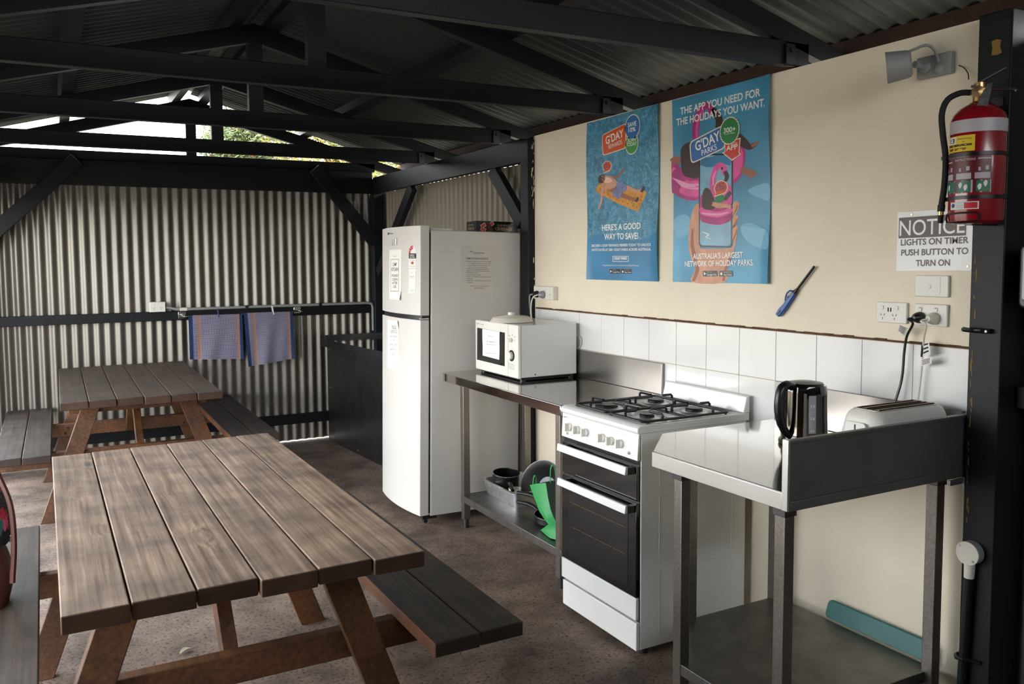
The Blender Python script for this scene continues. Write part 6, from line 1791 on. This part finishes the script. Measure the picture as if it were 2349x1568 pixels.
# --- dispenser box at the photo's right edge
t = thing('dispenser', 'black wall dispenser with a glossy window at the right photo edge', 'dispenser', (0.08, 1.37, 1.40))
g = G(); P = rpoly([(0.091, 1.452, 1.395), (0.091, 1.22, 1.395), (0.091, 1.22, 1.585), (0.091, 1.452, 1.585)], 0.022, 5)
g.prism(P, (-0.15, 0, 0)); dh = obj('housing', g, 'black_plastic', t, bevel=0.008, seg=3)
g = G(); P = rpoly([(-0.0595, 1.440, 1.420), (-0.0595, 1.235, 1.420), (-0.0595, 1.235, 1.572), (-0.0595, 1.440, 1.572)], 0.010, 4); g.prism(P, (-0.004, 0, 0)); obj('window_frame', g, 'steel_dark', t, bevel=0.002)
g = G(); P = rpoly([(-0.064, 1.430, 1.430), (-0.064, 1.245, 1.430), (-0.064, 1.245, 1.562), (-0.064, 1.430, 1.562)], 0.006, 4); g.prism(P, (-0.002, 0, 0)); obj('window', g, 'chrome', t, smooth=False)

# ================================================================== THINGS ON THE BACK WALL
t = thing('power_outlet', 'white double power point on the corrugated back wall rail', 'power point', (-1.832, 7.046, 1.20), group='power points')
g = G(); g.box(-1.890, -1.773, 7.006, 7.049, 1.161, 1.239); obj('faceplate', g, 'white_plastic', t, bevel=0.003)
for x in (-1.858, -1.805):
    g = G(); g.box(x-.006, x+.006, 7.003, 7.006, 1.213, 1.226); obj('rocker_switch', g, 'white_plastic', t, bevel=0.001)
    g = G()
    for dx, dz, a in ((-0.0065, 0.004, 0.52), (0.0065, 0.004, -0.52), (0, -0.009, 0)):
        c_ = Vector((x+dx, 7.0054, 1.188+dz)); ex = Vector((math.cos(a), 0, math.sin(a))); ez = Vector((-math.sin(a), 0, math.cos(a)))
        g.poly([c_-ex*.0011-ez*.0045, c_+ex*.0011-ez*.0045, c_+ex*.0011+ez*.0045, c_-ex*.0011+ez*.0045])
    obj('outlet_slots', g, 'ink', t, smooth=False)
t = thing('conduit', 'pale grey conduit along the back wall rail, bending down behind the fridge', 'conduit', (-1.77, 7.03, 1.18))
g = G(); g.tube([(-1.772, 7.03, 1.195), (-1.74, 7.03, 1.190), (-1.70, 7.03, 1.178), (-1.66, 7.03, 1.1745), (-0.9, 7.03, 1.1755), (-0.10, 7.03, 1.178), (-0.055, 7.03, 1.170), (-0.043, 7.03, 1.14), (-0.043, 7.03, 0.93)], 0.0115, 12); obj('pipe', g, 'conduit_grey', t)
g = G(); g.tube([(-1.665, 7.03, 1.1745), (-1.61, 7.03, 1.1745)], 0.0145, 12); obj('coupling', g, 'warm_plastic', t)
g = G()
for x in (-1.14, -0.52): g.box(x-.012, x+.012, 7.015, 7.049, 1.161, 1.19)
obj('saddle', g, 'black_plastic', t)
# towel rack
t = thing('towel_rail', 'chrome towel rail below the conduit holding two tea towels', 'towel rail', (-1.18, 6.99, 1.115))
RY = 6.955
g = G(); g.cyl((-1.655, RY, 1.120), (-0.70, RY, 1.128), 0.006, n=12); obj('bar', g, 'steel', t)
for x, z in ((-1.645, 1.120), (-0.715, 1.128)):
    g = G(); g.box(x-.012, x+.012, RY-.004, 7.049, z-.004, z+.012); g.box(x-.03, x+.03, 7.042, 7.049, z-.02, z+.035); g.cyl((x+.0, RY, z), (x+.022, RY, z), 0.010, n=12); obj('bracket', g, 'chrome', t, bevel=0.002)
def towel_mat():
    m = bpy.data.materials.new('check_cloth'); m.use_nodes = True
    nt = m.node_tree; N = nt.nodes; L = nt.links; b = N['Principled BSDF']
    at_ = N.new('ShaderNodeAttribute'); at_.attribute_name = 'weave'
    s = N.new('ShaderNodeSeparateXYZ'); L.new(at_.outputs['Vector'], s.inputs[0])
    def saw(inp, freq, thr):
        a = N.new('ShaderNodeMath'); a.operation = 'MULTIPLY'; a.inputs[1].default_value = freq; L.new(inp, a.inputs[0])
        f = N.new('ShaderNodeMath'); f.operation = 'FRACT'; L.new(a.outputs[0], f.inputs[0])
        c = N.new('ShaderNodeMath'); c.operation = 'LESS_THAN'; c.inputs[1].default_value = thr; L.new(f.outputs[0], c.inputs[0]); return c.outputs[0]
    def band(c0, w):
        a = N.new('ShaderNodeMath'); a.operation = 'SUBTRACT'; a.inputs[1].default_value = c0; L.new(s.outputs['X'], a.inputs[0])
        q = N.new('ShaderNodeMath'); q.operation = 'ABSOLUTE'; L.new(a.outputs[0], q.inputs[0])
        c = N.new('ShaderNodeMath'); c.operation = 'LESS_THAN'; c.inputs[1].default_value = w; L.new(q.outputs[0], c.inputs[0]); return c.outputs[0]
    gx = saw(s.outputs['X'], 62, 0.42); gy = saw(s.outputs['Y'], 50, 0.42)
    mx = N.new('ShaderNodeMath'); mx.operation = 'MAXIMUM'; L.new(gx, mx.inputs[0]); L.new(gy, mx.inputs[1])
    def mix(fac, a, col):
        k = N.new('ShaderNodeMix'); k.data_type = 'RGBA'; L.new(fac, k.inputs[0])
        if isinstance(a, str): k.inputs[6].default_value = (*lin(a), 1)
        else: L.new(a, k.inputs[6])
        k.inputs[7].default_value = (*lin(col), 1); return k.outputs[2]
    c = mix(mx.outputs[0], '#aeabb8', '#3f4062')
    for c0, w, col in ((0.175, 0.012, '#a5673a'), (0.215, 0.007, '#a8774e'), (0.875, 0.007, '#8a6a5a'), (0.915, 0.012, '#a5673a')): c = mix(band(c0, w), c, col)
    for c0, w in ((0.0, 0.075), (1.0, 0.055)): c = mix(band(c0, w), c, '#142c56')
    L.new(c, b.inputs['Base Color']); b.inputs['Roughness'].default_value = 0.85
    M['check_cloth'] = m
towel_mat()
def towel(label, x0, x1, zt, zb0, zb1, skew, fold):
    """cloth folded over the bar: long front fall, short back fall"""
    nu, nv = 44, 30
    def fn(u, v):
        x = x0+(x1-x0)*u+skew*v*(1-u*.9)
        zb = zb0+(zb1-zb0)*u
        if v < 0.12:
            a = PI*(1-v/0.12); y = RY+0.0075*math.cos(a)*(-1)*-1; z = zt+0.0075*math.sin(a)
            y = RY-0.0078*math.cos(PI*(v/0.12))*-1
        else:
            w = (v-0.12)/0.88; y = RY-0.0078-0.004*w; z = zt+(zb-zt)*w
            y += fold*(0.006*math.sin(9*u+1.2*w)+0.004*math.sin(17*u+3*w+2))*w
        return Vector((x, y, z))
    g = G(); g.sheet(fn, nu, nv, (0, 0.0016, 0))
    o = solo('tea_towel', g, 'check_cloth', label, 'tea towel', ((x0+x1)/2, RY, min(zb0, zb1)), 'checked tea towels')
    a = o.data.attributes.new('weave', 'FLOAT_VECTOR', 'POINT'); n = (nu+1)*(nv+1)
    vals = []
    for k in range(2):
        for j in range(nv+1):
            for i in range(nu+1): vals += [i/nu, j/nv, 0.0]
    if len(o.data.vertices) == 2*n: a.data.foreach_set('vector', vals)
    return o
towel('blue checked tea towel with a straight hem, held by the purple peg', -1.612, -1.193, 1.121, 0.778, 0.757, 0.0, 1.0)
towel('blue checked tea towel with a slanting hem, held by the white peg', -1.186, -0.780, 1.125, 0.690, 0.735, 0.03, 1.6)
def peg(label, x, z, lean, m):
    t = thing('clothes_peg', label, 'clothes peg', (x, RY, z-.035), group='clothes pegs')
    for s in (-1, 1):
        g = G(); g.beam((x-lean*0.036, RY+s*0.0055-.001, z+0.036), (x+lean*0.03, RY+s*0.0125-.001, z-0.034), 0.009, 0.004, (0, 1, 0)); obj('jaw', g, m, t, bevel=0.001)
    g = G(); g.cyl((x-.005, RY-.001, z+.012), (x+.005, RY-.001, z+.012), 0.005, n=10); obj('spring', g, 'zinc', t)
peg('purple clothes peg on the left tea towel', -1.382, 1.140, 0.1, 'purple_plastic')
peg('white clothes peg on the right tea towel', -0.944, 1.146, 0.18, 'white_plastic')
# ================================================================== TREES BEYOND THE GABLE
mat('leaf_green', '#6f7d4a', 0.6, noise=0.35, nscale=2.5)
mat('leaf_yellow', '#b3a64e', 0.6, noise=0.3, nscale=3)
mat('leaf_dry', '#b0663a', 0.6, noise=0.3, nscale=6)
mat('bark', '#6d5846', 0.85, noise=0.4, nscale=8)
def tree(label, x, y, z0, blobs, n, seed, cols):
    t = thing('tree', label, 'tree', (x, y, -0.13), group='trees beyond the gable')
    r = random.Random(seed)
    g = G(); g.tube([(x, y, -0.13), (x+.1, y, 1.0), (x-.05, y+.1, 2.2), (x+.05, y, 3.2)], [0.16, 0.13, 0.1, 0.06], 10, smooth=4)
    for c, rad in blobs: g.tube([(x, y, 1.8), (Vector((x, y, 2.0))+Vector(c))*0.5+Vector((0, 0, .1)), c], [0.07, 0.05, 0.02], 7, smooth=4)
    obj('trunk', g, 'bark', t)
    for (nm, m, share) in cols:
        vs = []; fs = []
        for k in range(int(n*share)):
            c, rad = blobs[r.randrange(len(blobs))]
            d = Vector((r.gauss(0, 1), r.gauss(0, 1), r.gauss(0, 1))).normalized()*(r.random()**0.45)
            p = Vector(c)+Vector((d.x*rad, d.y*rad, d.z*rad*0.8))
            a = Vector((r.gauss(0, 1), r.gauss(0, 1), r.gauss(0, 1)*.8)).normalized(); b = a.orthogonal().normalized()
            L = r.uniform(0.05, 0.15); w = r.uniform(0.006, 0.016)
            o = len(vs); vs += [p-b*w*.2, p+a*L*.5-b*w, p+a*L, p+a*L*.5+b*w]; fs.append((o, o+1, o+2, o+3))
        g = G(); g.raw(vs, fs); o = obj(nm, g, m, t, smooth=False); o['kind'] = 'stuff'
tree('yellow green bushy tree seen through the right half of the gable', 1.2, 11.4, 0, [((0.75, 11.4, 3.3), 0.75), ((1.4, 11.3, 3.3), 0.8), ((0.6, 11.3, 2.5), 0.6), ((1.1, 11.2, 2.5), 0.7), ((1.7, 11.0, 2.6), 0.7), ((2.3, 11.0, 3.2), 0.9), ((0.9, 11.7, 4.1), 0.8)], 24000, 3, (('foliage', 'leaf_yellow', 0.62), ('green_foliage', 'leaf_green', 0.30), ('dry_foliage', 'leaf_dry', 0.08)))
tree('grey green tree left of the yellow one, against the sky in the gable', 0.05, 12.9, 0, [((-0.22, 12.6, 3.25), 0.42), ((0.15, 12.5, 3.75), 0.5), ((0.10, 12.5, 2.9), 0.55), ((0.35, 12.5, 3.2), 0.55), ((0.45, 12.6, 4.3), 0.55)], 13000, 4, (('foliage', 'leaf_green', 0.9), ('dry_foliage', 'leaf_dry', 0.10)))
